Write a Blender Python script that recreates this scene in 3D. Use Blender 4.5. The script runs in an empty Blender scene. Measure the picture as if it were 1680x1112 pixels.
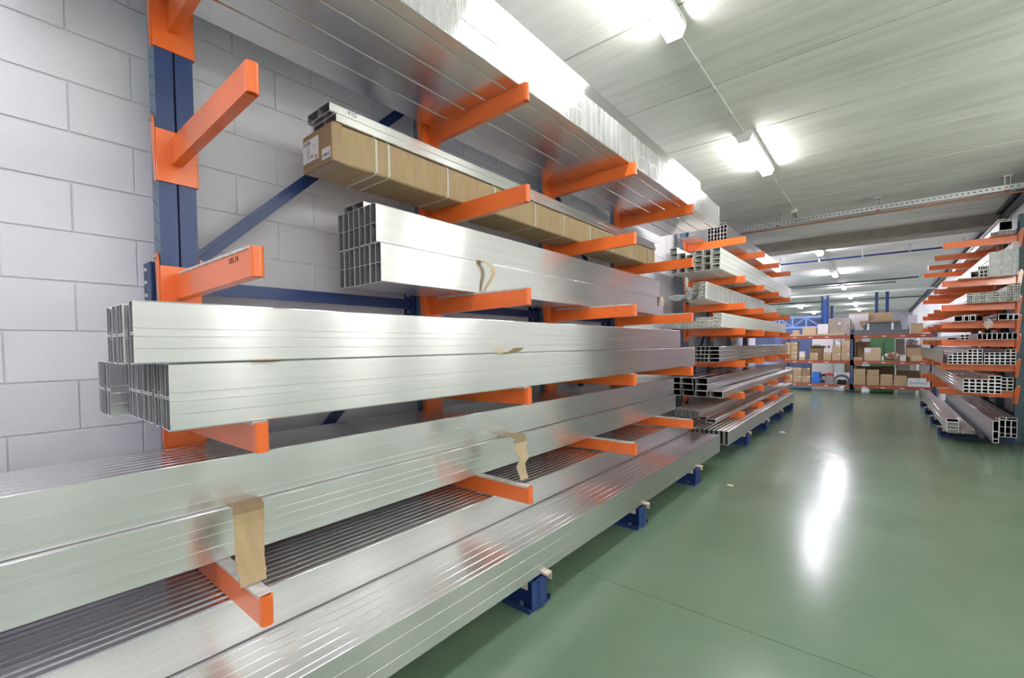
import bpy, bmesh, math, random
from mathutils import Matrix, Vector
random.seed(7)
SC = bpy.context.scene
COL = SC.collection

# ------------------------------------------------------------------ camera
cam = bpy.data.cameras.new('camera'); co = bpy.data.objects.new('camera', cam); COL.objects.link(co)
cam.sensor_width = 36.0; cam.lens = 731.784 / 1680 * 36; cam.shift_y = 33.05 / 1680
cam.clip_start = 0.02; cam.clip_end = 200
R = ((0.7708262, 0.63696196, -0.01031685), (-0.01171985, 0.03037128, 0.99946997), (-0.63693769, 0.77029673, -0.03087608))
co.matrix_world = Matrix(((R[0][0], R[1][0], -R[2][0], 0), (R[0][1], R[1][1], -R[2][1], 0), (R[0][2], R[1][2], -R[2][2], 1.45666), (0, 0, 0, 1)))
SC.camera = co
# ------------------------------------------------------------------ light, world, exposure
SC.view_settings.view_transform = 'Standard'; SC.view_settings.look = 'None'
SC.view_settings.gamma = 1.0; SC.view_settings.use_curve_mapping = False
SC.view_settings.exposure = 0.82
SC.cycles.use_denoising = True
SC.cycles.max_bounces = 10; SC.cycles.diffuse_bounces = 5; SC.cycles.glossy_bounces = 6
SC.cycles.sample_clamp_indirect = 3.0
wd = bpy.data.worlds.new('world'); SC.world = wd; wd.use_nodes = True
wd.node_tree.nodes['Background'].inputs[0].default_value = (.8, .85, .9, 1); wd.node_tree.nodes['Background'].inputs[1].default_value = 0.3
NEAR_LAMP = (1.0, 0.99, 0.95); FAR_LAMP = (0.93, 0.88, 1.0); BACK_LAMP = (.90, .87, 1.0)
W_NEAR, W_FAR, W_RIGHT = 30.0, 84.0, 32.0

# ------------------------------------------------------------------ materials
def new_mat(name):
    m = bpy.data.materials.new(name); m.use_nodes = True
    nt = m.node_tree; return m, nt, nt.nodes['Principled BSDF']
def node(nt, typ, **kw):
    n = nt.nodes.new(typ)
    for k, v in kw.items():
        if k.startswith('i_'): n.inputs[k[2:].replace('_', ' ')].default_value = v
        else: setattr(n, k, v)
    return n
def plain(name, col, rough=.5, metal=0.0, var=.06, scale=(3, 3, 3), bump=0.0, bscale=40, coat=0.0, spec=.5):
    m, nt, b = new_mat(name)
    tc = node(nt, 'ShaderNodeTexCoord'); mp = node(nt, 'ShaderNodeMapping'); mp.inputs['Scale'].default_value = scale
    nt.links.new(tc.outputs['Object'], mp.inputs[0])
    nz = node(nt, 'ShaderNodeTexNoise'); nz.inputs['Scale'].default_value = 1.0; nz.inputs['Detail'].default_value = 5
    nt.links.new(mp.outputs[0], nz.inputs['Vector'])
    rp = node(nt, 'ShaderNodeValToRGB')
    rp.color_ramp.elements[0].position = .3; rp.color_ramp.elements[1].position = .7
    rp.color_ramp.elements[0].color = tuple(max(0, c * (1 - var)) for c in col) + (1,)
    rp.color_ramp.elements[1].color = tuple(min(1, c * (1 + var)) for c in col) + (1,)
    nt.links.new(nz.outputs['Fac'], rp.inputs[0]); nt.links.new(rp.outputs[0], b.inputs['Base Color'])
    b.inputs['Roughness'].default_value = rough; b.inputs['Metallic'].default_value = metal
    b.inputs['Specular IOR Level'].default_value = spec
    if coat: b.inputs['Coat Weight'].default_value = coat; b.inputs['Coat Roughness'].default_value = .08
    if bump:
        n2 = node(nt, 'ShaderNodeTexNoise'); n2.inputs['Scale'].default_value = bscale; n2.inputs['Detail'].default_value = 4
        nt.links.new(tc.outputs['Object'], n2.inputs['Vector'])
        bp = node(nt, 'ShaderNodeBump'); bp.inputs['Strength'].default_value = bump; bp.inputs['Distance'].default_value = .01
        nt.links.new(n2.outputs['Fac'], bp.inputs['Height']); nt.links.new(bp.outputs[0], b.inputs['Normal'])
    return m
def brushed(name, col, rough, aniso, scratch=0.12, bumpd=.0006, metal=1.0):
    """extruded aluminium: fine die lines run along Y, so highlights smear across them"""
    m, nt, b = new_mat(name)
    tc = node(nt, 'ShaderNodeTexCoord'); oi = node(nt, 'ShaderNodeObjectInfo')
    ad = node(nt, 'ShaderNodeVectorMath', operation='ADD')
    ms = node(nt, 'ShaderNodeVectorMath', operation='SCALE'); ms.inputs['Scale'].default_value = 7.0
    cb = node(nt, 'ShaderNodeCombineXYZ')
    for k in range(3): nt.links.new(oi.outputs['Random'], cb.inputs[k])
    nt.links.new(cb.outputs[0], ms.inputs[0]); nt.links.new(tc.outputs['Object'], ad.inputs[0]); nt.links.new(ms.outputs[0], ad.inputs[1])
    mp = node(nt, 'ShaderNodeMapping'); mp.inputs['Scale'].default_value = (55, .12, 55)
    nt.links.new(ad.outputs[0], mp.inputs[0])
    nz = node(nt, 'ShaderNodeTexNoise'); nz.inputs['Scale'].default_value = 1; nz.inputs['Detail'].default_value = 3
    nt.links.new(mp.outputs[0], nz.inputs['Vector'])
    mp2 = node(nt, 'ShaderNodeMapping'); mp2.inputs['Scale'].default_value = (3, 1.2, 3); nt.links.new(ad.outputs[0], mp2.inputs[0])
    n2 = node(nt, 'ShaderNodeTexNoise'); n2.inputs['Scale'].default_value = 1; n2.inputs['Detail'].default_value = 6
    nt.links.new(mp2.outputs[0], n2.inputs['Vector'])
    rp = node(nt, 'ShaderNodeValToRGB'); rp.color_ramp.elements[0].position = .3; rp.color_ramp.elements[1].position = .7
    rp.color_ramp.elements[0].color = tuple(c * (1 - scratch) for c in col) + (1,); rp.color_ramp.elements[1].color = tuple(col) + (1,)
    nt.links.new(nz.outputs['Fac'], rp.inputs[0]); nt.links.new(rp.outputs[0], b.inputs['Base Color'])
    mr = node(nt, 'ShaderNodeMapRange'); mr.inputs['To Min'].default_value = rough * .9; mr.inputs['To Max'].default_value = rough * 1.12
    nt.links.new(n2.outputs['Fac'], mr.inputs['Value']); nt.links.new(mr.outputs[0], b.inputs['Roughness'])
    b.inputs['Metallic'].default_value = metal; b.inputs['Anisotropic'].default_value = aniso
    ge = node(nt, 'ShaderNodeNewGeometry'); cr = node(nt, 'ShaderNodeVectorMath', operation='CROSS_PRODUCT')
    cr.inputs[1].default_value = (0, 1, 0); nt.links.new(ge.outputs['Normal'], cr.inputs[0])
    nt.links.new(cr.outputs[0], b.inputs['Tangent'])
    return m
ALU = brushed('brushed_aluminium', (.86, .85, .87), .25, .95, .07, .0002)
ALU_R = brushed('mill_aluminium', (.86, .86, .87), .32, .85, .08, .0002)
ALU_DARK = brushed('polished_aluminium', (.66, .65, .69), .20, .8, .2)
ALU_DULL = brushed('dull_aluminium', (.80, .80, .80), .38, .85)
PVC = plain('white_profile', (.93, .93, .90), .32, 0, .05, (8, 1, 8), coat=.2)
ORANGE = plain('orange_enamel', (.80, .15, .026), .28, 0, .04, coat=.35)
NAVY = plain('navy_enamel', (.012, .030, .115), .36, 0, .06, spec=.35)
NAVY_SIDE = plain('navy_with_reflection', (.10, .16, .24), .35, 0, .1)  # navy sides, with a pale reflection put into the colour
BLACK = plain('black', (.01, .01, .012), .6)
WALL = plain('painted_blockwork', (.745, .735, .80), .6, 0, .02, (2, 2, 2), bump=.22, bscale=60)
PLASTER = plain('pale_plaster', (.74, .74, .75), .6, 0, .05)
CARD = plain('cardboard', (.47, .34, .20), .8, 0, .10, (4, 30, 4), bump=.15, bscale=60)
CARD_DARK = plain('brown_cardboard', (.30, .20, .115), .8, 0, .12, (6, 6, 6), bump=.15, bscale=50)
CARD_PALE = plain('pale_cardboard', (.56, .43, .28), .8, 0, .08, (6, 6, 6))
WHITE = plain('white_board', (.80, .79, .80), .45)
PAPER = plain('paper_label', (.82, .80, .86), .6, 0, .02)
INK = plain('ink', (.05, .05, .08), .7)
INK_BLUE = plain('blue_ink', (.08, .22, .55), .6)
STRIPC = plain('arm_cover_strip', (.58, .55, .53), .45, 0, .22, (30, 30, 30))
PAD = plain('beige_pad', (.66, .55, .44), .75, 0, .08, (60, 60, 60))
STEEL = plain('galvanised_steel', (.55, .57, .57), .35, .8, .12, (20, 20, 20))
COPPER = plain('copper_pipe', (.42, .22, .13), .35, .7, .1)
CONC_BEAM = plain('bare_concrete', (.34, .31, .27), .8, 0, .12, (6, 6, 6), bump=.2)
DARK = plain('dark_steel', (.06, .06, .07), .5)
RUST = plain('oxide_red_beam', (.34, .085, .04), .45, 0, .12)
GREEN = plain('green_cabinet_paint', (.16, .48, .25), .4)
BLUE = plain('bright_blue_paint', (.03, .16, .62), .4)
RED = plain('red_paint', (.45, .03, .03), .45)
SLATE = plain('slate_grey_profile', (.12, .14, .15), .45, 0, .2, (3, 60, 60))
FAR_WALL = plain('far_wall', (.55, .55, .62), .7, 0, .1)
CONDUIT = plain('pvc_conduit', (.62, .64, .60), .5)
HOUSING = plain('fixture_housing', (.70, .70, .70), .45)

def ceiling_mat():
    m, nt, b = new_mat('precast_concrete_ceiling')
    tc = node(nt, 'ShaderNodeTexCoord'); oi = node(nt, 'ShaderNodeObjectInfo')
    cb = node(nt, 'ShaderNodeCombineXYZ'); nt.links.new(oi.outputs['Random'], cb.inputs[0]); nt.links.new(oi.outputs['Random'], cb.inputs[1])
    ms = node(nt, 'ShaderNodeVectorMath', operation='SCALE'); ms.inputs['Scale'].default_value = 23
    nt.links.new(cb.outputs[0], ms.inputs[0]); ad = node(nt, 'ShaderNodeVectorMath', operation='ADD')
    nt.links.new(tc.outputs['Object'], ad.inputs[0]); nt.links.new(ms.outputs[0], ad.inputs[1])
    mp = node(nt, 'ShaderNodeMapping'); mp.inputs['Scale'].default_value = (.35, 9, 1); nt.links.new(ad.outputs[0], mp.inputs[0])
    n1 = node(nt, 'ShaderNodeTexNoise'); n1.inputs['Scale'].default_value = 1; n1.inputs['Detail'].default_value = 6; n1.inputs['Roughness'].default_value = .65
    nt.links.new(mp.outputs[0], n1.inputs['Vector'])
    mp2 = node(nt, 'ShaderNodeMapping'); mp2.inputs['Scale'].default_value = (.8, 1.6, 1); nt.links.new(ad.outputs[0], mp2.inputs[0])
    n2 = node(nt, 'ShaderNodeTexNoise'); n2.inputs['Scale'].default_value = 1; n2.inputs['Detail'].default_value = 8
    nt.links.new(mp2.outputs[0], n2.inputs['Vector'])
    mx = node(nt, 'ShaderNodeMath', operation='ADD'); nt.links.new(n1.outputs['Fac'], mx.inputs[0]); nt.links.new(n2.outputs['Fac'], mx.inputs[1])
    rp = node(nt, 'ShaderNodeValToRGB'); e = rp.color_ramp.elements
    e[0].position = .36; e[0].color = (.62, .63, .57, 1); e[1].position = .62; e[1].color = (.88, .885, .84, 1)
    e2 = rp.color_ramp.elements.new(.5); e2.color = (.80, .81, .755, 1)
    hm = node(nt, 'ShaderNodeMath', operation='MULTIPLY'); hm.inputs[1].default_value = .5; nt.links.new(mx.outputs[0], hm.inputs[0])
    nt.links.new(hm.outputs[0], rp.inputs[0]); nt.links.new(rp.outputs[0], b.inputs['Base Color'])
    b.inputs['Roughness'].default_value = .62
    bp = node(nt, 'ShaderNodeBump'); bp.inputs['Strength'].default_value = .25; bp.inputs['Distance'].default_value = .01
    nt.links.new(n1.outputs['Fac'], bp.inputs['Height']); nt.links.new(bp.outputs[0], b.inputs['Normal'])
    return m
CEIL = ceiling_mat()
def floor_mat():
    m, nt, b = new_mat('green_epoxy_floor')
    ge = node(nt, 'ShaderNodeNewGeometry')
    n1 = node(nt, 'ShaderNodeTexNoise'); n1.inputs['Scale'].default_value = .9; n1.inputs['Detail'].default_value = 8; n1.inputs['Roughness'].default_value = .6
    nt.links.new(ge.outputs['Position'], n1.inputs['Vector'])
    rp = node(nt, 'ShaderNodeValToRGB'); e = rp.color_ramp.elements
    e[0].position = .25; e[0].color = (.105, .165, .112, 1); e[1].position = .8; e[1].color = (.145, .208, .147, 1)
    nt.links.new(n1.outputs['Fac'], rp.inputs[0])
    vo = node(nt, 'ShaderNodeTexVoronoi'); vo.inputs['Scale'].default_value = 34; vo.inputs['Randomness'].default_value = 1
    nt.links.new(ge.outputs['Position'], vo.inputs['Vector'])
    lt = node(nt, 'ShaderNodeMath', operation='LESS_THAN'); lt.inputs[1].default_value = .035; nt.links.new(vo.outputs['Distance'], lt.inputs[0])
    n3 = node(nt, 'ShaderNodeTexNoise'); n3.inputs['Scale'].default_value = 2.3; nt.links.new(ge.outputs['Position'], n3.inputs['Vector'])
    gt = node(nt, 'ShaderNodeMath', operation='GREATER_THAN'); gt.inputs[1].default_value = .56; nt.links.new(n3.outputs['Fac'], gt.inputs[0])
    mu = node(nt, 'ShaderNodeMath', operation='MULTIPLY'); nt.links.new(lt.outputs[0], mu.inputs[0]); nt.links.new(gt.outputs[0], mu.inputs[1])
    mx = node(nt, 'ShaderNodeMix', data_type='RGBA'); mx.inputs[7].default_value = (.6, .62, .55, 1)
    nt.links.new(mu.outputs[0], mx.inputs[0]); nt.links.new(rp.outputs[0], mx.inputs[6]); nt.links.new(mx.outputs[2], b.inputs['Base Color'])
    mr = node(nt, 'ShaderNodeMapRange'); mr.inputs['To Min'].default_value = .17; mr.inputs['To Max'].default_value = .28
    nt.links.new(n1.outputs['Fac'], mr.inputs['Value']); nt.links.new(mr.outputs[0], b.inputs['Roughness'])
    b.inputs['Specular IOR Level'].default_value = .6
    n4 = node(nt, 'ShaderNodeTexNoise'); n4.inputs['Scale'].default_value = 3; n4.inputs['Detail'].default_value = 3; nt.links.new(ge.outputs['Position'], n4.inputs['Vector'])
    bp = node(nt, 'ShaderNodeBump'); bp.inputs['Strength'].default_value = .12; bp.inputs['Distance'].default_value = .006
    nt.links.new(n4.outputs['Fac'], bp.inputs['Height']); nt.links.new(bp.outputs[0], b.inputs['Normal'])
    return m
FLOOR = floor_mat()
def emis(name, col, s):
    m = bpy.data.materials.new(name); m.use_nodes = True; nt = m.node_tree; nt.nodes.clear()
    e = nt.nodes.new('ShaderNodeEmission'); e.inputs[0].default_value = col + (1,); e.inputs[1].default_value = s
    o = nt.nodes.new('ShaderNodeOutputMaterial'); nt.links.new(e.outputs[0], o.inputs[0]); return m
GLOW_NEAR = emis('lamp_diffuser_near', NEAR_LAMP, W_NEAR); GLOW_FAR = emis('lamp_diffuser_far', FAR_LAMP, W_FAR); GLOW_BACK = emis('lamp_diffuser_back', BACK_LAMP, W_NEAR); GLOW_RIGHT = emis('lamp_diffuser_right', (1.0, 1.0, .93), W_RIGHT)
def film_mat(name, alpha, rough=.12, white=(.9, .9, .92), scl=(3, 45, 2.5)):
    m, nt, b = new_mat(name)
    b.inputs['Base Color'].default_value = white + (1,); b.inputs['Roughness'].default_value = rough
    b.inputs['Coat Weight'].default_value = .6
    tc = node(nt, 'ShaderNodeTexCoord'); mp = node(nt, 'ShaderNodeMapping'); mp.inputs['Scale'].default_value = scl
    nt.links.new(tc.outputs['Object'], mp.inputs[0])
    n1 = node(nt, 'ShaderNodeTexNoise'); n1.inputs['Scale'].default_value = 1; n1.inputs['Detail'].default_value = 4; n1.inputs['Distortion'].default_value = .6
    nt.links.new(mp.outputs[0], n1.inputs['Vector'])
    mr = node(nt, 'ShaderNodeMapRange'); mr.inputs['From Min'].default_value = .35; mr.inputs['From Max'].default_value = .7
    mr.inputs['To Min'].default_value = alpha * .5; mr.inputs['To Max'].default_value = min(1, alpha * 1.6)
    nt.links.new(n1.outputs['Fac'], mr.inputs['Value']); nt.links.new(mr.outputs[0], b.inputs['Alpha'])
    bp = node(nt, 'ShaderNodeBump'); bp.inputs['Strength'].default_value = .3; bp.inputs['Distance'].default_value = .01
    nt.links.new(n1.outputs['Fac'], bp.inputs['Height']); nt.links.new(bp.outputs[0], b.inputs['Normal'])
    return m
FILM = film_mat('stretch_film', .30)
FILM_WHITE = film_mat('milky_film', .75, .25)

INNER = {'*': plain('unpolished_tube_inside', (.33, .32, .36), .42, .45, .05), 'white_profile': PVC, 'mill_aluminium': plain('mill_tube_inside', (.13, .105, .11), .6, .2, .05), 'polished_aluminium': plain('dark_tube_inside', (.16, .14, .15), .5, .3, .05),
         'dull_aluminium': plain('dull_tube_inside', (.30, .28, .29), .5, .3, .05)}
RIM = plain('sawn_aluminium_edge', (.86, .86, .88), .5, .2, .03); RIM_W = plain('sawn_plastic_edge', (.85, .85, .82), .5, 0, .03)

# ------------------------------------------------------------------ mesh helpers
class MB:
    def __init__(s): s.v = []; s.f = []
    def box(s, x0, x1, y0, y1, z0, z1):
        if x0 > x1: x0, x1 = x1, x0
        if y0 > y1: y0, y1 = y1, y0
        if z0 > z1: z0, z1 = z1, z0
        n = len(s.v)
        s.v += [(x0, y0, z0), (x1, y0, z0), (x1, y1, z0), (x0, y1, z0), (x0, y0, z1), (x1, y0, z1), (x1, y1, z1), (x0, y1, z1)]
        s.f += [tuple(n + i for i in q) for q in ((0, 3, 2, 1), (4, 5, 6, 7), (0, 1, 5, 4), (1, 2, 6, 5), (2, 3, 7, 6), (3, 0, 4, 7))]
        return s
    def prism(s, poly, a, b, axis='y'):
        """polygon extruded along an axis; poly in (x,z) for y, (x,y) for z, (y,z) for x"""
        def P(p, t): return {'y': (p[0], t, p[1]), 'z': (p[0], p[1], t), 'x': (t, p[0], p[1])}[axis]
        n = len(s.v); k = len(poly)
        s.v += [P(p, a) for p in poly] + [P(p, b) for p in poly]
        s.f.append(tuple(n + i for i in range(k))); s.f.append(tuple(n + k + i for i in reversed(range(k))))
        for i in range(k):
            j = (i + 1) % k; s.f.append((n + i, n + k + i, n + k + j, n + j))
        return s
    def cyl(s, p0, p1, r, seg=10, r1=None):
        p0 = Vector(p0); p1 = Vector(p1); d = (p1 - p0).normalized(); r1 = r if r1 is None else r1
        a = d.orthogonal().normalized(); b = d.cross(a); n = len(s.v)
        for p, rr in ((p0, r), (p1, r1)):
            for i in range(seg):
                t = 2 * math.pi * i / seg; s.v.append(tuple(p + a * math.cos(t) * rr + b * math.sin(t) * rr))
        s.f.append(tuple(n + i for i in range(seg))); s.f.append(tuple(n + seg + i for i in reversed(range(seg))))
        for i in range(seg):
            j = (i + 1) % seg; s.f.append((n + i, n + seg + i, n + seg + j, n + j))
        return s
    def bar(s, p0, p1, w, h, up=(1, 0, 0)):
        """rectangular bar between two points; w measured along up"""
        p0 = Vector(p0); p1 = Vector(p1); d = (p1 - p0).normalized(); u = Vector(up); u = (u - d * u.dot(d)).normalized(); t = d.cross(u)
        n = len(s.v)
        for p in (p0, p1):
            for a, b in ((-1, -1), (1, -1), (1, 1), (-1, 1)): s.v.append(tuple(p + u * a * w / 2 + t * b * h / 2))
        s.f += [tuple(n + i for i in q) for q in ((0, 3, 2, 1), (4, 5, 6, 7), (0, 1, 5, 4), (1, 2, 6, 5), (2, 3, 7, 6), (3, 0, 4, 7))]
        return s
    def grid(s, fn, nu, nv, thick=None):
        n = len(s.v)
        for i in range(nu + 1):
            for j in range(nv + 1): s.v.append(tuple(fn(i / nu, j / nv)))
        for i in range(nu):
            for j in range(nv):
                a = n + i * (nv + 1) + j; s.f.append((a, a + 1, a + nv + 2, a + nv + 1))
        return s
    def mesh(s, name, m, smooth=False, bevel=0, solid=0):
        me = bpy.data.meshes.new(name); me.from_pydata(s.v, [], s.f)
        bm = bmesh.new(); bm.from_mesh(me)
        bmesh.ops.recalc_face_normals(bm, faces=bm.faces)
        if solid: bmesh.ops.solidify(bm, geom=bm.faces[:], thickness=solid)
        if bevel:
            bmesh.ops.bevel(bm, geom=bm.edges[:], offset=bevel, segments=1, affect='EDGES', clamp_overlap=True)
        bm.to_mesh(me); bm.free()
        if smooth:
            for p in me.polygons: p.use_smooth = True
            try: me.set_sharp_from_angle(angle=math.radians(40))
            except Exception: pass
        if m: me.materials.append(m)
        return me
    def obj(s, name, m, parent=None, loc=(0, 0, 0), **kw): return put(name, s.mesh(name, m, **kw), parent, loc)
def put(name, me, parent=None, loc=(0, 0, 0)):
    o = bpy.data.objects.new(name, me); COL.objects.link(o); o.location = loc
    if parent: o.parent = parent
    return o
def tag(o, label=None, cat=None, group=None, kind=None):
    if label: o['label'] = label
    if cat: o['category'] = cat
    if group: o['group'] = group
    if kind: o['kind'] = kind
    return o
def thing(name, label, cat, loc=(0, 0, 0), group=None):
    return tag(put(name, None, None, loc), label, cat, group)
def text(name, body, size, m, parent, loc, rot, ext=.0004):
    cu = bpy.data.curves.new(name, 'FONT'); cu.body = body; cu.size = size; cu.extrude = ext; cu.offset = -.0006 if name == 'handwriting' else 0; cu.align_x = 'CENTER'; cu.align_y = 'CENTER'
    tmp = bpy.data.objects.new('tmp', cu); COL.objects.link(tmp)
    me = bpy.data.meshes.new_from_object(tmp); bpy.data.objects.remove(tmp); me.materials.clear(); me.materials.append(m)
    o = bpy.data.objects.new(name, me); COL.objects.link(o); o.location = loc; o.rotation_euler = rot
    if parent: o.parent = parent
    return o

def round_rect(w, h, r, seg):
    """outline of a rounded rectangle, x centred, z from 0 to h"""
    pts = []
    for cx, cz, a0 in ((w / 2 - r, r, -90), (w / 2 - r, h - r, 0), (-w / 2 + r, h - r, 90), (-w / 2 + r, r, 180)):
        for k in range(seg + 1):
            a = math.radians(a0 + 90 * k / seg); pts.append((cx + r * math.cos(a), cz + r * math.sin(a)))
    return pts
_cache = {}
def tube_mesh(w, h, L, t=.0022, r=.003, webs=(), vwebs=(), grooves=(), seg=2, m=ALU, diag=()):
    """hollow extruded section along +Y with real walls, inner webs and shallow grooves in both side faces"""
    key = (w, h, L, t, r, tuple(webs), tuple(vwebs), tuple(grooves), seg, m.name, tuple(diag))
    if key in _cache: return _cache[key]
    out = round_rect(w, h, r, seg)
    if grooves:
        gw, gd = .0016, .0012
        res = []
        k = len(out)
        for i, p in enumerate(out):
            res.append(p); q = out[(i + 1) % k]
            if abs(p[0] - q[0]) < 1e-6 and abs(p[1] - q[1]) > h * .4:
                up = q[1] > p[1]; gs = sorted(grooves) if up else sorted(grooves, reverse=True); sx = 1 if p[0] > 0 else -1
                for g in gs:
                    z = g * h; d = gw if up else -gw
                    res += [(p[0], z - d), (p[0] - sx * gd, z - d * .5), (p[0] - sx * gd, z + d * .5), (p[0], z + d)]
        out = res
    iw, z0, z1 = w / 2 - t, t, h - t
    inn = [(max(-iw, min(iw, x)), max(z0, min(z1, z))) for x, z in out]
    b = MB(); n = len(out)
    for y in (0, L):
        b.v += [(x, y, z) for x, z in out]; b.v += [(x, y, z) for x, z in inn]
    for i in range(n):
        j = (i + 1) % n
        b.f.append((i, j, 2 * n + j, 2 * n + i)); b.f.append((n + j, n + i, 3 * n + i, 3 * n + j))
        b.f.append((i, n + i, n + j, j)); b.f.append((2 * n + i, 2 * n + j, 3 * n + j, 3 * n + i))
    me = bpy.data.meshes.new('tube'); me.from_pydata(b.v, [], b.f)
    bm = bmesh.new(); bm.from_mesh(me)
    bmesh.ops.remove_doubles(bm, verts=bm.verts, dist=1e-5)
    bmesh.ops.recalc_face_normals(bm, faces=bm.faces); bm.to_mesh(me); bm.free()
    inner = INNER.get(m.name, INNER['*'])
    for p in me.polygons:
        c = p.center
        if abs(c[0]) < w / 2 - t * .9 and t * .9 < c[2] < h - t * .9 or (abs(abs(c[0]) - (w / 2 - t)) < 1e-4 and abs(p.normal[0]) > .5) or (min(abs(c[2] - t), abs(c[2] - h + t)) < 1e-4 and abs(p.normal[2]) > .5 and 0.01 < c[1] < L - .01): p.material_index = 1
    e = MB()
    for fz in webs: e.box(-iw, iw, .0005, L - .0005, fz * h - t / 2, fz * h + t / 2)
    for fx in vwebs: e.box(-w / 2 + fx * w - t / 2, -w / 2 + fx * w + t / 2, .0005, L - .0005, z0, z1)
    for (xa, za, xb, zb) in diag:
        xa, xb = (-w / 2 + xa * w, -w / 2 + xb * w); za *= h; zb *= h
        dx, dz = xb - xa, zb - za; q = math.hypot(dx, dz); nx, nz = -dz / q * t / 2, dx / q * t / 2
        e.prism([(xa + nx, za + nz), (xb + nx, zb + nz), (xb - nx, zb - nz), (xa - nx, za - nz)], .0005, L - .0005)
    if e.v:
        bm = bmesh.new(); bm.from_mesh(me); me2 = bpy.data.meshes.new('x'); me2.from_pydata(e.v, [], e.f)
        b2 = bmesh.new(); b2.from_mesh(me2); bmesh.ops.recalc_face_normals(b2, faces=b2.faces); b2.to_mesh(me2); b2.free()
        k0 = len(bm.faces); bm.from_mesh(me2); bm.faces.ensure_lookup_table()
        for f in bm.faces[k0:]:
            if abs(f.normal.y) < .5: f.material_index = 1
        bm.to_mesh(me); bm.free(); bpy.data.meshes.remove(me2)
    for p in me.polygons: p.use_smooth = max(abs(c) for c in p.normal) < .9995
    for p in me.polygons:
        if abs(p.normal[1]) > .9: p.material_index = 2
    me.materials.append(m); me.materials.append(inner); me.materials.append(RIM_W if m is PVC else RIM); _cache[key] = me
    return me
def section_mesh(polys, L, m):
    b = MB()
    for p in polys: b.prism(p, 0, L)
    return b.mesh('section', m)
ORD = ['first', 'second', 'third', 'fourth', 'fifth', 'sixth', 'seventh', 'eighth', 'ninth', 'tenth', 'eleventh', 'twelfth', 'thirteenth', 'fourteenth', 'fifteenth', 'sixteenth', 'seventeenth', 'eighteenth', 'nineteenth', 'twentieth']
def nth(i, n=None, mid=''):
    return ORD[i]
def piece(name, me, x, y, z, label, cat, group):
    return tag(put(name, me, None, (x, y, z)), label, cat, group)

# ================================================================== SETTING
H = 3.80
XW = -2.52
# floor: slabs with saw-cut joints
fl = MB().box(-14.5, 4.9, -6.3, 46.3, -.30, -.012).obj('floor', DARK); tag(fl, kind='structure')
cuts = [-6.2, 2.455, 8.27, 16.0, 24, 34, 46.2]
for a, b_ in zip(cuts, cuts[1:]):
    MB().box(-14.4, 4.8, a + .0022, b_ - .0022, -.0118, 0).obj('floor_slab', FLOOR, fl)
# walls
wl = MB().box(XW - .25, XW - .006, -6.2, 13.0, 0, H + .3).obj('wall_left', WALL); tag(wl, kind='structure')
BW, BH = .40, .2
# painted concrete blocks, running bond, each a piece of its own
def block_mesh(w):
    return MB().box(0, .006, 0.0, w - .005, 0, BH - .005).mesh('concrete_block', WALL, bevel=.0022)
bm_full = block_mesh(BW)
rows = range(4, 18)
z_off = 1.131 - .2 * 5
cnt = 0
for r in rows:
    z = z_off + r * BH + .003
    if z + BH > H: break
    y = -.36 + (0 if r % 2 else .2) - .165 + .4 * 0
    while y < 6.3:
        put('concrete_block', bm_full, wl, (XW - .006, y + .0025, z)); y += BW; cnt += 1
# smooth-painted continuation of the blockwork
lower = MB(); lower.box(XW - .0055, XW - .001, -6.2, 13.0, 0, z_off + 4 * BH); lower.box(XW - .0055, XW - .001, 6.75, 13.0, z_off + 4 * BH + .002, H)
lower.box(XW - .0055, XW - .001, -6.2, -.75, z_off + 4 * BH + .002, H)
lower.obj('plain_blockwork', WALL, wl)
tag(MB().box(4.6, 4.85, -6.2, 8.2, 0, H + .3).obj('wall_right_near', PLASTER), kind='structure')
tag(MB().box(1.74, 4.85, 8.2, 8.45, 0, H + .3).obj('wall_return', PLASTER), kind='structure')
tag(MB().box(1.74, 1.95, 8.45, 46.2, 0, H + .3).obj('wall_right', PLASTER), kind='structure')
tag(MB().box(-2.77, 4.85, -6.45, -6.2, 0, H + .3).obj('wall_behind', PLASTER), kind='structure')
tag(MB().box(-14.4, 1.95, 46.2, 46.4, 0, H + .3).obj('wall_far', FAR_WALL), kind='structure')
tag(MB().box(-14.4, XW - .25, 12.8, 13.0, 0, H + .3).obj('wall_cross', PLASTER), kind='structure')
tag(MB().box(-14.6, -14.4, 13.0, 46.2, 0, H + .3).obj('wall_far_left', PLASTER), kind='structure')
# ceiling of precast planks with open joints
ce = MB().box(-14.5, 4.9, -6.4, 46.3, H + .05, H + .3).obj('ceiling', DARK); tag(ce, kind='structure')
PL = 1.179
pn = MB().box(-3.7, 3.7, 0, PL - .018, 0, .048).mesh('ceiling_plank', CEIL)
pf = MB().box(-8.1, 8.1, 0, PL - .018, 0, .048).mesh('ceiling_plank', CEIL)
y = 4.369 - PL * 9
while y < 12.1:
    put('ceiling_plank', pn, ce, (1.05, y + .009, H)); y += PL
y0 = y + .0
while y < 46:
    put('ceiling_plank', pf, ce, (-6.3, y + .009, H)); y += PL
# cross beam, with a shallow flange below
bmx = MB().box(XW, 1.74, 12.05, 12.42, 3.60, H).box(XW, 1.74, 12.0, 12.5, 3.565, 3.60).obj('beam', CONC_BEAM); tag(bmx, kind='structure')
# pipe running along the foot of the ceiling at the right wall
tag(MB().cyl((1.69, 8.5, 3.70), (1.69, 46, 3.70), .05, 8).obj('wall_pipe', DARK), 'dark pipe running along the top of the right wall', 'pipe')
tag(MB().box(1.60, 1.72, 8.5, 46, 3.755, 3.79).obj('trim_1', DARK), kind='structure')

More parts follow.
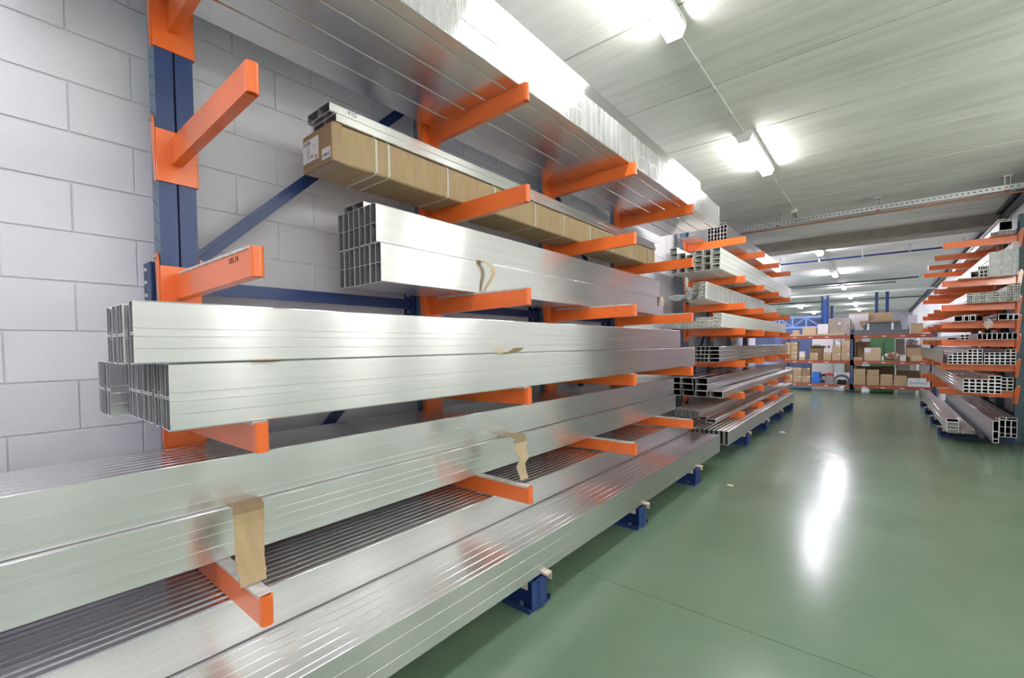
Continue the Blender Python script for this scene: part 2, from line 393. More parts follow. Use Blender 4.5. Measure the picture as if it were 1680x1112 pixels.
# ================================================================== LIGHTS
def fixture(x, y0, y1, glow, label, near=True):
    t = thing('ceiling_light', label, 'ceiling light', (x, y0, H), 'fluorescent ceiling lights')
    L = y1 - y0; w = .165
    b = MB(); b.box(-w / 2, w / 2, 0, L, -.050, -.002); b.obj('housing', HOUSING, t)
    b = MB(); b.prism([(-.078, -.052), (-.050, -.112), (.050, -.112), (.078, -.052)], .015, L - .015); b.obj('diffuser', glow, t)
    b = MB()
    for yy in (.12, L * .5, L - .12):
        for s in (-1, 1): b.box(s * .083, s * .087, yy - .008, yy + .008, -.062, -.03)
    b.obj('clip', STEEL, t)
    if near:
        MB().prism([(-.082, -.05), (-.053, -.116), (.053, -.116), (.082, -.05)], 0, .014).obj('end_cap', HOUSING, t)
        MB().prism([(-.082, -.05), (-.053, -.116), (.053, -.116), (.082, -.05)], L - .014, L).obj('end_cap', HOUSING, t)
    return t
L1x = -1.195
for i, (yy, lab) in enumerate(((-4.75, 'long white ceiling light furthest behind the camera'), (-1.30, 'long white ceiling light just behind the camera'),
                               (2.06, 'long white ceiling light nearest the camera, above the near rack'), (5.52, 'long white ceiling light second from the camera'))):
    fixture(L1x, yy, yy + 1.31, GLOW_NEAR if i > 1 else GLOW_BACK, lab)
def unseen(x, y, z, glow_up, glow_down, label, grp):
    """unseen light set crosswise, its uplight added to brighten the ceiling"""
    t = thing('unseen_light', label, 'pendant light', (x, y, z), grp)
    MB().box(0, 1.31, -.09, .09, -.012, .012).obj('housing', HOUSING, t)
    MB().box(.02, 1.29, -.08, .08, .0125, .03).obj('added_uplight', glow_up, t); MB().box(.02, 1.29, -.03, .03, -.05, -.0125).obj('lower_diffuser', glow_down, t)
    for xx in (.15, 1.16): MB().cyl((xx, 0, .031), (xx, 0, H - z), .004, 6).obj('suspension_rod', STEEL, t)
    return t
GLOW_UP = emis('uplight_near', (1.0, .99, .94), 160.0); GLOW_UP_FAR = emis('uplight_far', FAR_LAMP, 230.0)  # upward glow added to lift the near and far ceilings
for i, yy in enumerate((-3.45, -1.5, .45, 2.35, 4.25, 6.15)):   # unseen lamps on the open side, uplights added to brighten the ceiling
    unseen(2.75, yy, 3.30, GLOW_UP, GLOW_RIGHT, 'unseen crosswise light with added uplight, right-hand part of the room, %s from the back' % ORD[i], 'crosswise pendant lights')
for i, (xx, yy) in enumerate(((-4.8, 15.0), (-5.6, 19.5), (-8.5, 24.0), (-9.0, 30.0), (-10, 37.0))):  # unseen lights added behind the second rack to brighten the far hall
    unseen(xx, yy, 3.30, GLOW_UP_FAR, GLOW_FAR, 'added unseen fill light in the far hall, %s from the near end' % ORD[i], 'far hall pendant lights')
for i, yy in enumerate((12.7, 17.75, 22.5, 27.8, 34.2, 40.0)):
    fixture(-1.235, yy, yy + 1.31, GLOW_FAR, 'white ceiling light in the far hall, %s of the aisle row' % ORD[i], i < 2)
for i, yy in enumerate((15.5, 24.5, 33.5, 41.0)):
    fixture(-4.05, yy, yy + 1.31, GLOW_FAR, 'white ceiling light in the far hall, %s of the second row' % ORD[i], False)
for i, yy in enumerate((18.5, 29, 38.0)):
    fixture(-7.5, yy, yy + 1.31, GLOW_FAR, 'white ceiling light in the far hall, %s of the leftmost row' % ORD[i], False)

# conduit between the fixtures
for i, (a, b_) in enumerate(((3.38, 5.51), (6.84, 9.28), (14.02, 17.74), (19.07, 22.49))):
    t = thing('conduit', ['thin grey conduit between the two nearest ceiling lights', 'thin grey conduit from the second light to the junction box', 'thin conduit past the beam between far lights', 'thin conduit between the second and third far lights'][i], 'conduit', (L1x, a, 3.785))
    MB().cyl((0, 0, 0), (0, b_ - a, 0), .010, 8).obj('pipe', CONDUIT, t, smooth=True)
    if i < 2:
        for k in range(1, 4): MB().box(-.018, .018, (b_ - a) * k / 4 - .01, (b_ - a) * k / 4 + .01, -.014, .012).obj('clamp', CONDUIT, t)
t = thing('junction_box', 'small grey junction box where the conduit meets the cable tray', 'junction box', (L1x, 9.30, 3.77))
MB().box(-.05, .05, -.05, .05, -.035, .027).obj('box_body', CONDUIT, t, bevel=.006)
MB().cyl((.0, .02, -.035), (.02, .06, -.11), .008, 6).cyl((-.03, .02, -.035), (-.02, .05, -.11), .006, 6).obj('cable', BLACK, t)
# perforated cable tray
t = thing('cable_tray', 'perforated galvanised cable tray hung across the ceiling', 'cable tray', (-.4, 9.45, 3.63))
MB().box(-2.1, 2.1, -.002, .0, -.035, .035).box(-2.1, 2.1, 0, .10, -.037, -.035).box(-2.1, 2.1, .10, .102, -.035, .02).obj('tray', STEEL, t)
b = MB(); x = -2.05
while x < 2.08: b.box(x, x + .028, -.0032, -.0021, -.004, .010); x += .062
tag(b.obj('slot', BLACK, t), kind='stuff')
for xx in (-1.08, .34, 1.76):
    MB().box(xx - .03, xx - .022, -.02, .09, -.04, .165).box(xx + .022, xx + .03, -.02, .09, -.04, .165).box(xx - .045, xx + .045, -.03, .10, .150, .168).obj('hanger', STEEL, t)
    MB().box(xx - .025, xx + .025, -.022, -.003, -.055, -.036).obj('marker', RED, t)
tag(MB().cyl((-2.50, 9.53, 3.560), (1.72, 9.53, 3.560), .016, 10).obj('copper_pipe', COPPER, smooth=True), 'thin copper pipe under the perforated cable tray', 'pipe')
t = thing('water_pipe', 'dark blue pipe across the far ceiling behind the beam', 'pipe', (-.4, 14.4, 3.62))
MB().cyl((-7, 0, 0), (2.13, 0, 0), .022, 8).obj('pipe', NAVY, t, smooth=True)
for k in range(7): MB().box(-3.6 + k * .9, -3.57 + k * .9, -.02, .02, -.03, .178).obj('hanger', STEEL, t)
tag(MB().cyl((-9, 21.3, 3.66), (1.0, 21.3, 3.72), .03, 6).cyl((-9, 21.5, 3.72), (.4, 21.5, 3.62), .02, 6).obj('cable_run', DARK), 'dark cables across the far ceiling, beyond the blue pipe', 'cable')
tag(MB().cyl((-13, 29.6, 3.66), (1.7, 29.6, 3.66), .035, 6).obj('sprinkler_pipe', DARK), 'dark pipe across the far ceiling near the wall end', 'pipe')
tag(MB().box(-13, 1.7, 25.2, 25.32, 3.60, 3.68).obj('light_track', HOUSING), 'pale metal track across the far ceiling above the blue posts', 'track')

# ================================================================== CANTILEVER RACKS
def arm_meshes(s, ln, th):
    """arm pointing to +s X from a bracket; origin at the column face, top at z=0"""
    hw = .0185
    body = MB()
    y0, y1 = -hw, hw
    bz, tz = -.108, -th
    pts = [(0, 0), (0, bz), (ln, tz), (ln, 0)]
    body.prism([(s * x, z) for x, z in pts], y0, y1)
    cap = MB(); out = []; inn = []
    for k in range(9):
        a = math.pi * k / 8 - math.pi / 2
        out.append((s * (ln + .004 + .021 * math.cos(a) ** .6 if 0 < k < 8 else ln + .002), (hw + .0015) * math.sin(a)))
        inn.append((s * (ln + .001 + .018 * math.cos(a) ** .6 if 0 < k < 8 else ln + .0005), (hw - .0015) * math.sin(a)))
    n = len(cap.v)
    for i in range(8):
        q = [out[i], out[i + 1], inn[i + 1], inn[i]]
        cap.prism(q, tz, 0, 'z')
    br = MB()
    # bracket face plate wrapping the column, side ears tapering down
    br.box(s * .0, s * .006, -.072, .072, -.185, .030)
    for sy in (-1, 1):
        e = [(0, -.185), (0, .045), (-.018, .085), (-.036, .090), (-.046, .075), (-.046, .03), (-.022, -.185)]
        br.prism([(s * x, z) for x, z in e], sy * .072, sy * .0765)
    bolt = MB()
    for sy in (-1, 1): bolt.cyl((-s * .028, sy * .076, .067), (-s * .028, sy * .088, .067), .010, 6)
    return body, cap, br, bolt
def cantilever_rack(label, s, xb, xt, ys, levels, top, loc_y, th=.094, covers=(), cover_m=None, foot_tip=None, side_m=NAVY_SIDE, foot_h=.17, wallx=None):
    t = thing('cantilever_rack', label, 'rack', (xb, loc_y, 0), 'cantilever racks')
    ln = abs(xt - xb) - .022
    dep = .093
    # upright: two back-to-back C sections with a gap
    up = MB()
    for sy in (-1, 1):
        a, b_ = (.0035, .066) if sy > 0 else (-.066, -.0035)
        up.box(-s * .003, 0, a, b_, .0, top)
        up.box(-s * dep, -s * (dep - .003), a, b_, .0, top)
        up.box(-s * (dep - .003), -s * .003, sy * .0035, sy * .0065, .0, top)
    upm = up.mesh('upright', NAVY)
    sd = MB()
    for sy in (-1, 1): sd.box(-s * dep, -s * .0005, sy * .066, sy * .0668, 0.0, top)
    sdm = sd.mesh('perforated_side', side_m)
    ho = MB(); z = .12
    while z < top - .05:
        for k in range(3):
            for sy in (-1, 1):
                ho.cyl((-s * (.022 + k * .024), sy * .0668, z + k * .014 - .014), (-s * (.022 + k * .024), sy * .0673, z + k * .014 - .014), .0052, 6)
        z += .075
    hom = ho.mesh('hole', BLACK)
    body, cap, br, bolt = arm_meshes(s, ln, th)
    bodym, capm, brm, boltm = body.mesh('arm', ORANGE), cap.mesh('end_cap', ORANGE), br.mesh('bracket', ORANGE, bevel=.0008), bolt.mesh('bolt', STEEL)
    cov = MB(); cov.box(s * .06, s * (ln + .004), -.0215, .0215, .0002, .0024); cov.box(s * .06, s * (ln + .004), -.0215, -.0195, -.007, .0002); cov.box(s * .06, s * (ln + .004), .0195, .0215, -.007, .0002)
    covm = cov.mesh('cover_strip', cover_m or STRIPC)
    flen = abs((foot_tip if foot_tip is not None else xt) - xb)
    ft = MB()
    ft.box(-s * dep, s * (flen - .01), -.10, .10, 0, .010)
    ft.box(s * .0, s * (flen - .01), -.10, -.094, .010, .030).box(s * .0, s * (flen - .01), .094, .10, .010, .030)
    for sy in (-1, 1):
        ft.box(s * 0, s * (flen - .03), sy * .042, sy * .038, .010, foot_h - .015)
        ft.box(s * 0, s * (flen - .03), sy * .042, sy * .07, foot_h - .021, foot_h - .015)
    ftm = ft.mesh('foot', NAVY)
    ep = MB(); ex = s * (flen - .025)
    poly = [(ex, -.070), (ex + s * .012, -.070), (ex + s * .016, -.03), (ex + s * .032, -.015), (ex + s * .032, .015), (ex + s * .016, .03), (ex + s * .012, .070), (ex, .070), (ex - s * .002, 0)]
    ep.prism(poly, .0105, foot_h - .018, 'z'); epm = ep.mesh('end_plate', NAVY)
    pdm = MB().box(s * .05, s * (flen - .035), -.082, -.040, foot_h - .013, foot_h).box(s * .05, s * (flen - .035), -.086, -.082, foot_h - .055, foot_h).mesh('pad', PAD)
    pdm2 = MB().box(s * .05, s * (flen + .01), .040, .082, foot_h - .013, foot_h).box(s * .05, s * (flen + .01), .082, .086, foot_h - .05, foot_h).mesh('pad', PAD)
    ab = MB()
    for yy in (-.08, .08): ab.cyl((s * (flen - .09), yy * .85, .010), (s * (flen - .09), yy * .85, .030), .012, 6)
    abm = ab.mesh('anchor_bolt', STEEL)
    for k, yy in enumerate(ys):
        u = put('upright', upm, t, (0, yy - loc_y, 0)); put('perforated_side', sdm, u); tag(put('hole', hom, u), kind='stuff')
        f = put('foot', ftm, t, (0, yy - loc_y, 0)); put('end_plate', epm, f); put('pad', pdm, f); put('pad', pdm2, f); tag(put('anchor_bolt', abm, f), kind='stuff')
        for li, z in enumerate(levels):
            a = put('arm', bodym, t, (0, yy - loc_y, z)); put('end_cap', capm, a); put('bracket', brm, a); tag(put('bolt', boltm, a), kind='stuff')
            if li in covers: put('cover_strip', covm, a)
    # bracing between the uprights
    hz = MB(); bx = -s * (dep + .012)
    for k in range(len(ys) - 1):
        a, c = ys[k] + .04 - loc_y, ys[k + 1] - .04 - loc_y
        for zz in (.30, 1.735, 3.12):
            b = MB().bar((bx, a, zz), (bx, c, zz), .02, .062); b.obj('cross_bar', NAVY, t)
    for k, (za, zb) in [(0, (1.80, 3.10)), (0, (.34, 1.70))] + ([(2, (3.10, 1.80)), (2, (1.70, .34))] if len(ys) > 3 else []):
        a, c = ys[k] + .03 - loc_y, ys[k + 1] - .03 - loc_y
        MB().bar((bx, a, za), (bx, c, zb), .018, .055).bar((bx + s * .012, a, za), (bx + s * .012, c, zb), .006, .014).obj('diagonal_brace', NAVY, t)
    gus = MB().box(-s * .085, -s * .20, -.085, -.080, 1.66, 1.83)
    gus.box(-s * .095, -s * .101, -.085, .09, 1.66, 1.83)
    gm = gus.mesh('gusset', NAVY); gb = MB()
    for zz in (1.69, 1.745, 1.80): gb.cyl((-s * .150, -.093, zz), (-s * .150, -.085, zz), .008, 6)
    gbm = gb.mesh('bolt', WHITE)
    for yy in ys: g = put('gusset', gm, t, (0, yy - loc_y, 0)); tag(put('bolt', gbm, g), kind='stuff')
    return t
Y1 = [.578 + 1.395 * k for k in range(4)]
LV1 = [2.8865, 2.3388, 1.7744, 1.2204, .6625]
r1 = cantilever_rack('blue cantilever rack with five tiers of orange arms, nearest on the left wall', 1, -2.312, -1.5, Y1, LV1, 3.42, Y1[0], covers=(2, 3, 4), foot_tip=-1.435, foot_h=.176)
Y2 = [7.0555 + 1.362 * k for k in range(4)]
LV2 = [2.971, 2.414, 2.034, 1.669, 1.207, .749, .468]
r2 = cantilever_rack('blue cantilever rack with seven tiers of orange arms, further along the left wall', 1, -2.312, -1.5, Y2, LV2, 3.25, Y2[0], covers=(5,), cover_m=PAD, foot_tip=-1.435, foot_h=.176)
Y3 = [9.45 + 1.335 * k for k in range(4)]
LV3 = [2.94, 2.36, 2.0, 1.738, 1.468, 1.113, .738]
r3 = cantilever_rack('blue-green cantilever rack with seven tiers of orange arms on the right wall', -1, 1.475, .71, Y3, LV3, 3.22, Y3[0], th=.088, foot_tip=.70, foot_h=.14, side_m=plain('teal_grey_enamel', (.07, .13, .16), .4))
# handwriting on the nearest third-tier arm
text('handwriting', 'HN 24', .030, INK, [o for o in r1.children if o.name.startswith('arm')][2], (.66, -.0192, -.028), (math.radians(90), 0, math.radians(0)))

# ================================================================== NEAR RACK STOCK
g = .0008
# --- third tier from the floor upward: double stack at waist height (L3)
TL = dict(t=.0030, r=.004, webs=(.5, .47), grooves=(.24, .43, .56), seg=2)
z3 = LV1[3] + .0030
W3 = .0415
me_a = tube_mesh(W3, .192, 4.58, **TL)
for i in range(12):
    x = -1.53 - W3 / 2 - i * (W3 + g)
    y = .352 + random.uniform(-.004, .006) + (0 if i else -.004)
    if i in (4,): y += .012
    piece('aluminium_tube', me_a, x, y, z3, 'tall thin aluminium tube in the waist-high lower layer, %s from the aisle' % ORD[i], 'tube', 'tall tubes in the lower layer at waist height')
for i in range(6):
    x = -1.53 - W3 / 2 - (i + 12) * (W3 + g) - .004
    y = .298 + random.uniform(-.004, .006)
    piece('aluminium_tube', me_a, x, y, z3, 'tall thin aluminium tube jutting out of the waist-high lower layer, %s from the wall' % ORD[5 - i], 'tube', 'tall tubes in the lower layer at waist height')
me_b = tube_mesh(W3, .172, 4.18, **TL); me_b2 = tube_mesh(W3 - .002, .166, 4.18, **TL)
for i in range(6):
    x = -1.525 - W3 / 2 - i * (W3 + g) - (.012 if i else 0)
    y = .273 - (0 if i == 0 else .011 + random.uniform(-.003, .003))
    piece('aluminium_tube', me_b if i == 0 else me_b2, x, y, z3 + .1925, 'tall thin aluminium tube in the waist-high upper layer, %s from the aisle' % ORD[i], 'tube', 'tall tubes in the upper layer at waist height')
# --- tier 4 (L4): two rows of tall tubes passing the camera
z4 = LV1[4] + .0030
W4 = .045
me_c = tube_mesh(W4, .192, 6.25, t=.002, r=.004, webs=(.5,), grooves=(.3, .55, .72), seg=2)
me_c2 = tube_mesh(W4, .186, 6.25, t=.002, r=.004, webs=(.5,), grooves=(.2, .62), seg=2)
for i in range(8):
    piece('aluminium_tube', me_c, -1.89 - W4 / 2 - i * (W4 + g), -.9 + random.uniform(0, .03), z4, 'long tall aluminium tube in the knee-high lower layer, %s from the aisle' % ORD[i], 'tube', 'tall tubes in the lower layer at knee height')
for i in range(8):
    piece('aluminium_tube', me_c2, -1.912 - W4 / 2 - i * (W4 + .0026), -.9 + random.uniform(0, .03), z4 + .1925, 'long tall aluminium tube in the knee-high upper layer, %s from the aisle' % ORD[i], 'tube', 'tall tubes in the upper layer at knee height')
# --- floor layer
zf = .1768
def basetube(w, x0, L, gr, lab, r=.004, webs=(.5,), h=.2):
    piece('aluminium_tube', tube_mesh(w, h, L, t=.0022, r=r, webs=webs, grooves=(.28, .66), seg=3), x0 - w / 2, 5.60 - L + random.uniform(-.01, 0), zf, lab, 'tube', gr)
gr = 'tubes lying on the feet of the near rack'
xs = -1.452
for i in range(6):
    w = .054 if i else .034
    basetube(w, xs, 6.5, gr, 'long aluminium tube along the floor of the near rack, %s from the aisle' % ORD[i], r=.003); xs -= w + g
for i in range(9):
    w = .055
    basetube(w, xs - .002, 6.5, gr, 'aluminium tube of the floor layer hidden under the striped upper layer, %s from the aisle' % ORD[i], r=.003); xs -= w + g
xs = -1.792
me_l = tube_mesh(.040, .172, 6.5, t=.0022, r=.009, webs=(.5,), seg=3)
for i in range(12):
    piece('aluminium_tube', me_l, xs - .020, 5.62 - 6.5 - i * .002, zf + .2006, 'narrow rounded tube in the striped second layer above the floor tubes, %s from the aisle' % ORD[i], 'tube', 'narrow tubes in the second floor layer'); xs -= .0422
# --- chest tier (L2): two rows of double chamber tubes
z2 = LV1[2] + .0030
W2 = .0483
me_d = tube_mesh(W2, .199, 3.70, t=.0024, r=.007, webs=(.5,), grooves=(.12,), seg=3)
me_e = tube_mesh(W2, .196, 3.68, t=.0024, r=.007, webs=(.5,), grooves=(.10,), seg=3)
for i in range(8):
    piece('aluminium_tube', me_d, -1.905 - W2 / 2 - i * (W2 + g), 1.300 + random.uniform(-.003, .003), z2, 'tall two-chamber aluminium tube at head height, lower row, %s from the aisle' % ORD[i], 'tube', 'two-chamber tubes at head height')
for i in range(7):
    piece('aluminium_tube', me_e, -1.938 - W2 / 2 - i * (W2 + .0032), 1.295 + random.uniform(-.003, .003), z2 + .1998, 'tall two-chamber aluminium tube at head height, upper row, %s from the aisle' % ORD[i], 'tube', 'two-chamber tubes at head height')
piece('aluminium_tube', tube_mesh(.190, .050, 3.66, t=.0024, r=.005, vwebs=(.48,), seg=2), -2.195, 1.33, z2 + .1998 + .1966, 'flat two-chamber aluminium tube lying on top of the head-height stack', 'tube', 'two-chamber tubes at head height')
# --- carton tier (L1)
z1 = LV1[1] + .0006
ct = thing('long_carton', 'long strapped cardboard carton with a white shipping label on its end', 'carton', (-2.145, 1.108, z1))
cw, ch, cl = .278, .181, 3.88
def carton(u, v):
    y = u * cl
    ys_ = [.07, .50, .61, 1.84, 2.20, 2.70, 3.64]
    d = min(abs(y - q) for q in ys_); puff = .006 * min(1, d / .15)
    r = .012; pts = round_rect(cw + 2 * puff, ch, r, 3); k = int(round(v * len(pts))) % len(pts)
    return (pts[k][0], y, pts[k][1])
nb = 16
MB().grid(carton, 79, nb).obj('carton_body', CARD, ct, smooth=True)
rr = round_rect(cw + .001, ch, .012, 3)
for ya in (.003, cl - .006): MB().prism(rr, ya, ya + .003).obj('end_flap', CARD_DARK, ct)
MB().box(-cw / 2 - .008, cw / 2 + .008, .005, .045, ch - .001, ch + .0015).box(cw / 2 + .0015, cw / 2 + .0045, .005, .05, .002, ch).box(-cw / 2 + .005, cw / 2, .008, .06, -.0005, .0004).obj('packing_tape', plain('brown_tape', (.40, .27, .16), .3), ct)
for yy in (1.376, 1.454, 1.876, 2.309, 2.769, 3.168, 3.606, 4.044, 4.479, 4.914):
    y = yy * .978 - 1.108; b = MB(); o_ = round_rect(cw + .017, ch + .0035, .018, 3); i_ = round_rect(cw + .014, ch + .001, .016, 3)
    k = len(o_)
    for j in range(k):
        q = (j + 1) % k
        b.prism([(o_[j][0], o_[j][1] - .0012), (o_[q][0], o_[q][1] - .0012), (i_[q][0], i_[q][1]), (i_[j][0], i_[j][1])], y - .006, y + .006)
    b.obj('strap', WHITE, ct)
lb = MB().box(-.140, .012, -.0015, .0025, .045, .155).obj('shipping_label', PAPER, ct)
text('lettering', 'EXPER', .026, INK, lb, (-.098, -.0019, .137), (math.radians(90), 0, 0))
for k in range(8): text('small_print', 'iii  iiiiii  iii', .0085, INK, lb, (-.085, -.0019, .122 - k * .009), (math.radians(90), 0, 0), .0001)
text('small_print', 'illi ilii', .010, INK, lb, (-.025, -.0019, .115), (math.radians(90), 0, 0), .0001)
MB().box(-.062, -.038, -.0018, -.0015, .060, .075).obj('barcode', plain('grey_print', (.35, .35, .36), .6), lb)
MB().box(-.022, .006, -.0022, -.0015, .052, .066).obj('seal', plain('orange_seal', (.7, .2, .06), .5), lb)
l2 = MB().box(.050, .125, -.0015, .0025, .020, .072).obj('number_label', PAPER, ct)
text('lettering', '309N3', .022, INK, l2, (.092, -.0019, .038), (math.radians(90), 0, 0))
t1 = piece('aluminium_tube', tube_mesh(.222, .040, 3.88, t=.0024, r=.004, vwebs=(.5,), seg=2), -2.108, 1.130, z1 + ch + .005, 'flat white-silver tube lying directly on the strapped carton', 'tube', 'flat tubes on the strapped carton')
t2 = piece('aluminium_tube', tube_mesh(.215, .046, 3.90, t=.0024, r=.006, vwebs=(.5,), seg=2), -2.113, 1.102, z1 + ch + .0455, 'topmost flat tube on the strapped carton, with 410 written on it', 'tube', 'flat tubes on the strapped carton')
text('handwriting', '410', .034, INK, t2, (.1081, .115, .026), (math.radians(90), 0, math.radians(90)))
# --- top tier (L0)
z0 = LV1[0] + .0006
def flat(w, h, L, x1, y1, z, lab, gr='wide flat tubes on the top arms of the near rack', webs=(), vw=(.5,)):
    piece('aluminium_tube', tube_mesh(w, h, L, t=.0025, r=.005, vwebs=vw, webs=webs, seg=2), x1 - w / 2, y1 - L, z, lab, 'tube', gr)
xs = -1.548
for i in range(5):
    w = .080 if i == 0 else .161
    flat(w, .121, 5.9, xs, 5.92 - i * .004, z0, 'wide flat aluminium tube in the bottom layer on the top arms, %s from the aisle' % ORD[i], vw=(.5,) if i else ()); xs -= w + .0045
xs = -1.550
for i in range(4):
    w = .183; flat(w, .118, 5.9, xs, 5.915 - .0 * i, z0 + .1218, 'wide aluminium tube in the second layer on the top arms, %s from the aisle' % ORD[i]); xs -= w + .0015
xs = -1.560
for i in range(3):
    w = .2; flat(w, .035, 5.6, xs, 5.63, z0 + .2408, 'thin flat aluminium tube in the third layer on the top arms, %s from the aisle' % ORD[i]); xs -= w + .0015
xs = -1.572
for i in range(3):
    w = .19; flat(w, .09, 5.2, xs, 5.22, z0 + .2766, 'aluminium tube in the uppermost layer on the top arms, %s from the aisle' % ORD[i]); xs -= w + .0015
def filmsheet(u, v):
    return (-1.5445 + .0012 * math.sin(u * 310) * math.sin(v * 3), .3 + u * 5.60, z0 + .004 + v * .236)
tag(MB().grid(filmsheet, 220, 6).obj('plastic_wrap', FILM, smooth=True), 'clear plastic film around the side of the top-arm tube stack', 'plastic film')

# ================================================================== CARDBOARD STRIPS
def strip(name, path, w0, w1, mat, label, cat='cardboard strip', th=.0035):
    """path: list of (x, z, y_centre)"""
    b = MB(); n = len(path); sub = []
    for i in range(n - 1):
        for k in range(4): 
            t_ = k / 4; sub.append(tuple(path[i][j] * (1 - t_) + path[i + 1][j] * t_ for j in range(3)))
    sub.append(path[-1])
    def f(u, v):
        i = int(round(u * (len(sub) - 1))); x, z, y = sub[i]; w = w0 + (w1 - w0) * u
        return (x, y + (v - .5) * w + .0015 * math.sin(i * 1.7 + v * 4), z)
    b.grid(f, len(sub) - 1, 4)
    return tag(b.obj(name, mat, None, smooth=False, solid=th), label, cat, 'cardboard strips between the tubes')
strip('cardboard_strip', [(-1.93, .8575, .66), (-1.86, .870, .648), (-1.79, .880, .63), (-1.73, .872, .612), (-1.695, .845, .60), (-1.675, .80, .592), (-1.66, .76, .587), (-1.635, .725, .58), (-1.615, .70, .578), (-1.605, .672, .575)], .112, .080, CARD, 'wide cardboard strip hanging over the nearest knee-high arm')
strip('cardboard_strip', [(-1.93, .8575, 2.27), (-1.86, .87, 2.26), (-1.78, .875, 2.22), (-1.70, .86, 2.14), (-1.685, .82, 2.11), (-1.668, .77, 2.13), (-1.66, .735, 2.08), (-1.60, .672, 2.04)], .15, .07, CARD_PALE, 'narrow zigzag cardboard strip hanging over the second knee-high arm')
strip('cardboard_strip', [(-1.56, 1.416, 1.76), (-1.51, 1.418, 1.78), (-1.475, 1.428, 1.80), (-1.455, 1.447, 1.82)], .10, .085, CARD_PALE, 'small cardboard tab curling out between the two waist-high layers')
strip('cardboard_strip', [(-1.56, 1.4165, .60), (-1.515, 1.4185, .60), (-1.500, 1.4200, .60)], .08, .07, CARD_DARK, 'brown cardboard sliver between the waist-high layers near their end')
strip('cardboard_loop', [(-1.93, 1.9765, 1.99), (-1.895, 1.979, 2.00), (-1.865, 1.968, 2.03), (-1.858, 1.94, 2.07), (-1.858, 1.90, 2.08), (-1.868, 1.85, 2.05), (-1.888, 1.79, 2.02)], .05, .022, CARD_PALE, 'thin cardboard loop hanging from the side of the head-height stack')
strip('cardboard_strip', [(-1.92, 1.9765, 4.90), (-1.89, 1.978, 4.9), (-1.880, 1.966, 4.91), (-1.876, 1.92, 4.92), (-1.874, 1.88, 4.92)], .10, .05, CARD_PALE, 'pale cardboard tab at the far end of the head-height stack')

# ================================================================== SECOND RACK STOCK
def stack_grid(x0, z0_, w, h, cols, rows_fn, y, L, label_fn, group, m=ALU_R, gx=.0008, gz=.0006, name='aluminium_tube', jitter=.006, cat='tube', **kw):
    me = tube_mesh(w, h, L, m=m, **kw)
    for c in range(cols):
        for r_ in range(rows_fn(c) if callable(rows_fn) else rows_fn):
            piece(name, me, x0 + (c + .5) * (w + gx), y + random.uniform(-jitter, jitter), z0_ + r_ * (h + gz), label_fn(c, r_), cat, group)
rn = ['bottom', 'second', 'third', 'fourth', 'fifth', 'sixth']
# top
zz = LV2[0] + .001
stack_grid(-2.292, zz, .026, .022, 9, 1, 6.62, 5.0, lambda c, r_: 'slim aluminium tube lying on the top arms of the second rack, %s from the wall' % ORD[c], 'slim tubes on the top arms of the second rack', gx=.0022, t=.003, r=.002, seg=1)
stack_grid(-2.028, zz, .044, .112, 6, 2, 7.10, 4.55, lambda c, r_: 'upright aluminium tube on the second rack top, %s row, %s from the wall' % (rn[r_], ORD[c]), 'upright tubes on the top arms of the second rack', t=.003, r=.002, seg=1, webs=(.5,))
piece('aluminium_tube', tube_mesh(.14, .03, 4.5, t=.003, r=.002, seg=1), -1.855, 7.11, zz + .226, 'flat aluminium tube lying on the upright tubes of the second rack', 'tube', 'upright tubes on the top arms of the second rack')
# white box profiles (tier 2)
zz = LV2[1] + .001
cols = [(-2.254, 5, .068), (-2.148, 3, .088), (-2.038, 3, .075), (-1.928, 4, .066), (-1.818, 3, .088), (-1.708, 4, .068)]
for c, (x, n, h) in enumerate(cols):
    me = tube_mesh(.100, h, 5.85, t=.005, r=.004, webs=(.35,) if h < .08 else (), seg=1, m=PVC)
    for k in range(n):
        piece('white_profile', me, x + .055, 6.15 + random.uniform(-.02, .02), zz + k * (h + .0015), 'white box profile in the second tier, %s column from the wall, %s up' % (ORD[c], ORD[k]), 'profile', 'white box profiles on the second rack')
# sloping bundle of thin profiles (tier 3)
zz = LV2[2] + .001
DG = ((.1, .1, .5, .9), (.5, .9, .9, .1), (.25, .5, .75, .5))
for c, (x, n, y) in enumerate(((-2.10, 3, 6.32), (-2.01, 4, 6.22), (-1.92, 5, 6.10), (-1.83, 5, 6.05))):
    me = tube_mesh(.086, .043, 5.6 if c < 3 else 3.75, t=.0045, r=.004, diag=DG, seg=1, m=PVC)
    for k in range(n):
        piece('white_profile', me, x + .045, y + random.uniform(-.05, .05), zz + k * .0445, 'narrow white profile in the third tier bundle, %s column from the wall, %s up' % (ORD[c], ORD[k]), 'profile', 'wrapped narrow profiles on the second rack')
def fb(u, v):
    return (-1.738 + .002 * math.sin(u * 90), 6.08 + u * 3.6, zz + .01 + v * .20)
tag(MB().grid(fb, 60, 4).obj('plastic_wrap', FILM_WHITE, smooth=True), 'milky plastic film on the side of the third tier profile bundle', 'plastic film')
def tuft(x, y, z, s, label, m=FILM_WHITE, cat='plastic film', sq=(1, 1, 1)):
    me = bpy.data.meshes.new('film_scrap'); bm = bmesh.new(); bmesh.ops.create_icosphere(bm, subdivisions=3, radius=1)
    for v in bm.verts:
        n_ = 1 + .35 * math.sin(v.co.x * 7 + x * 9) * math.sin(v.co.y * 6 + 1) + .25 * math.sin(v.co.z * 11 + v.co.x * 5) + random.uniform(-.12, .12)
        v.co = Vector((v.co.x * s * sq[0] * n_, v.co.y * s * sq[1] * n_, v.co.z * s * sq[2] * n_))
    bm.to_mesh(me); bm.free(); me.materials.append(m)
    return tag(put('film_scrap', me, None, (x, y, z)), label, cat, 'loose scraps of plastic film')
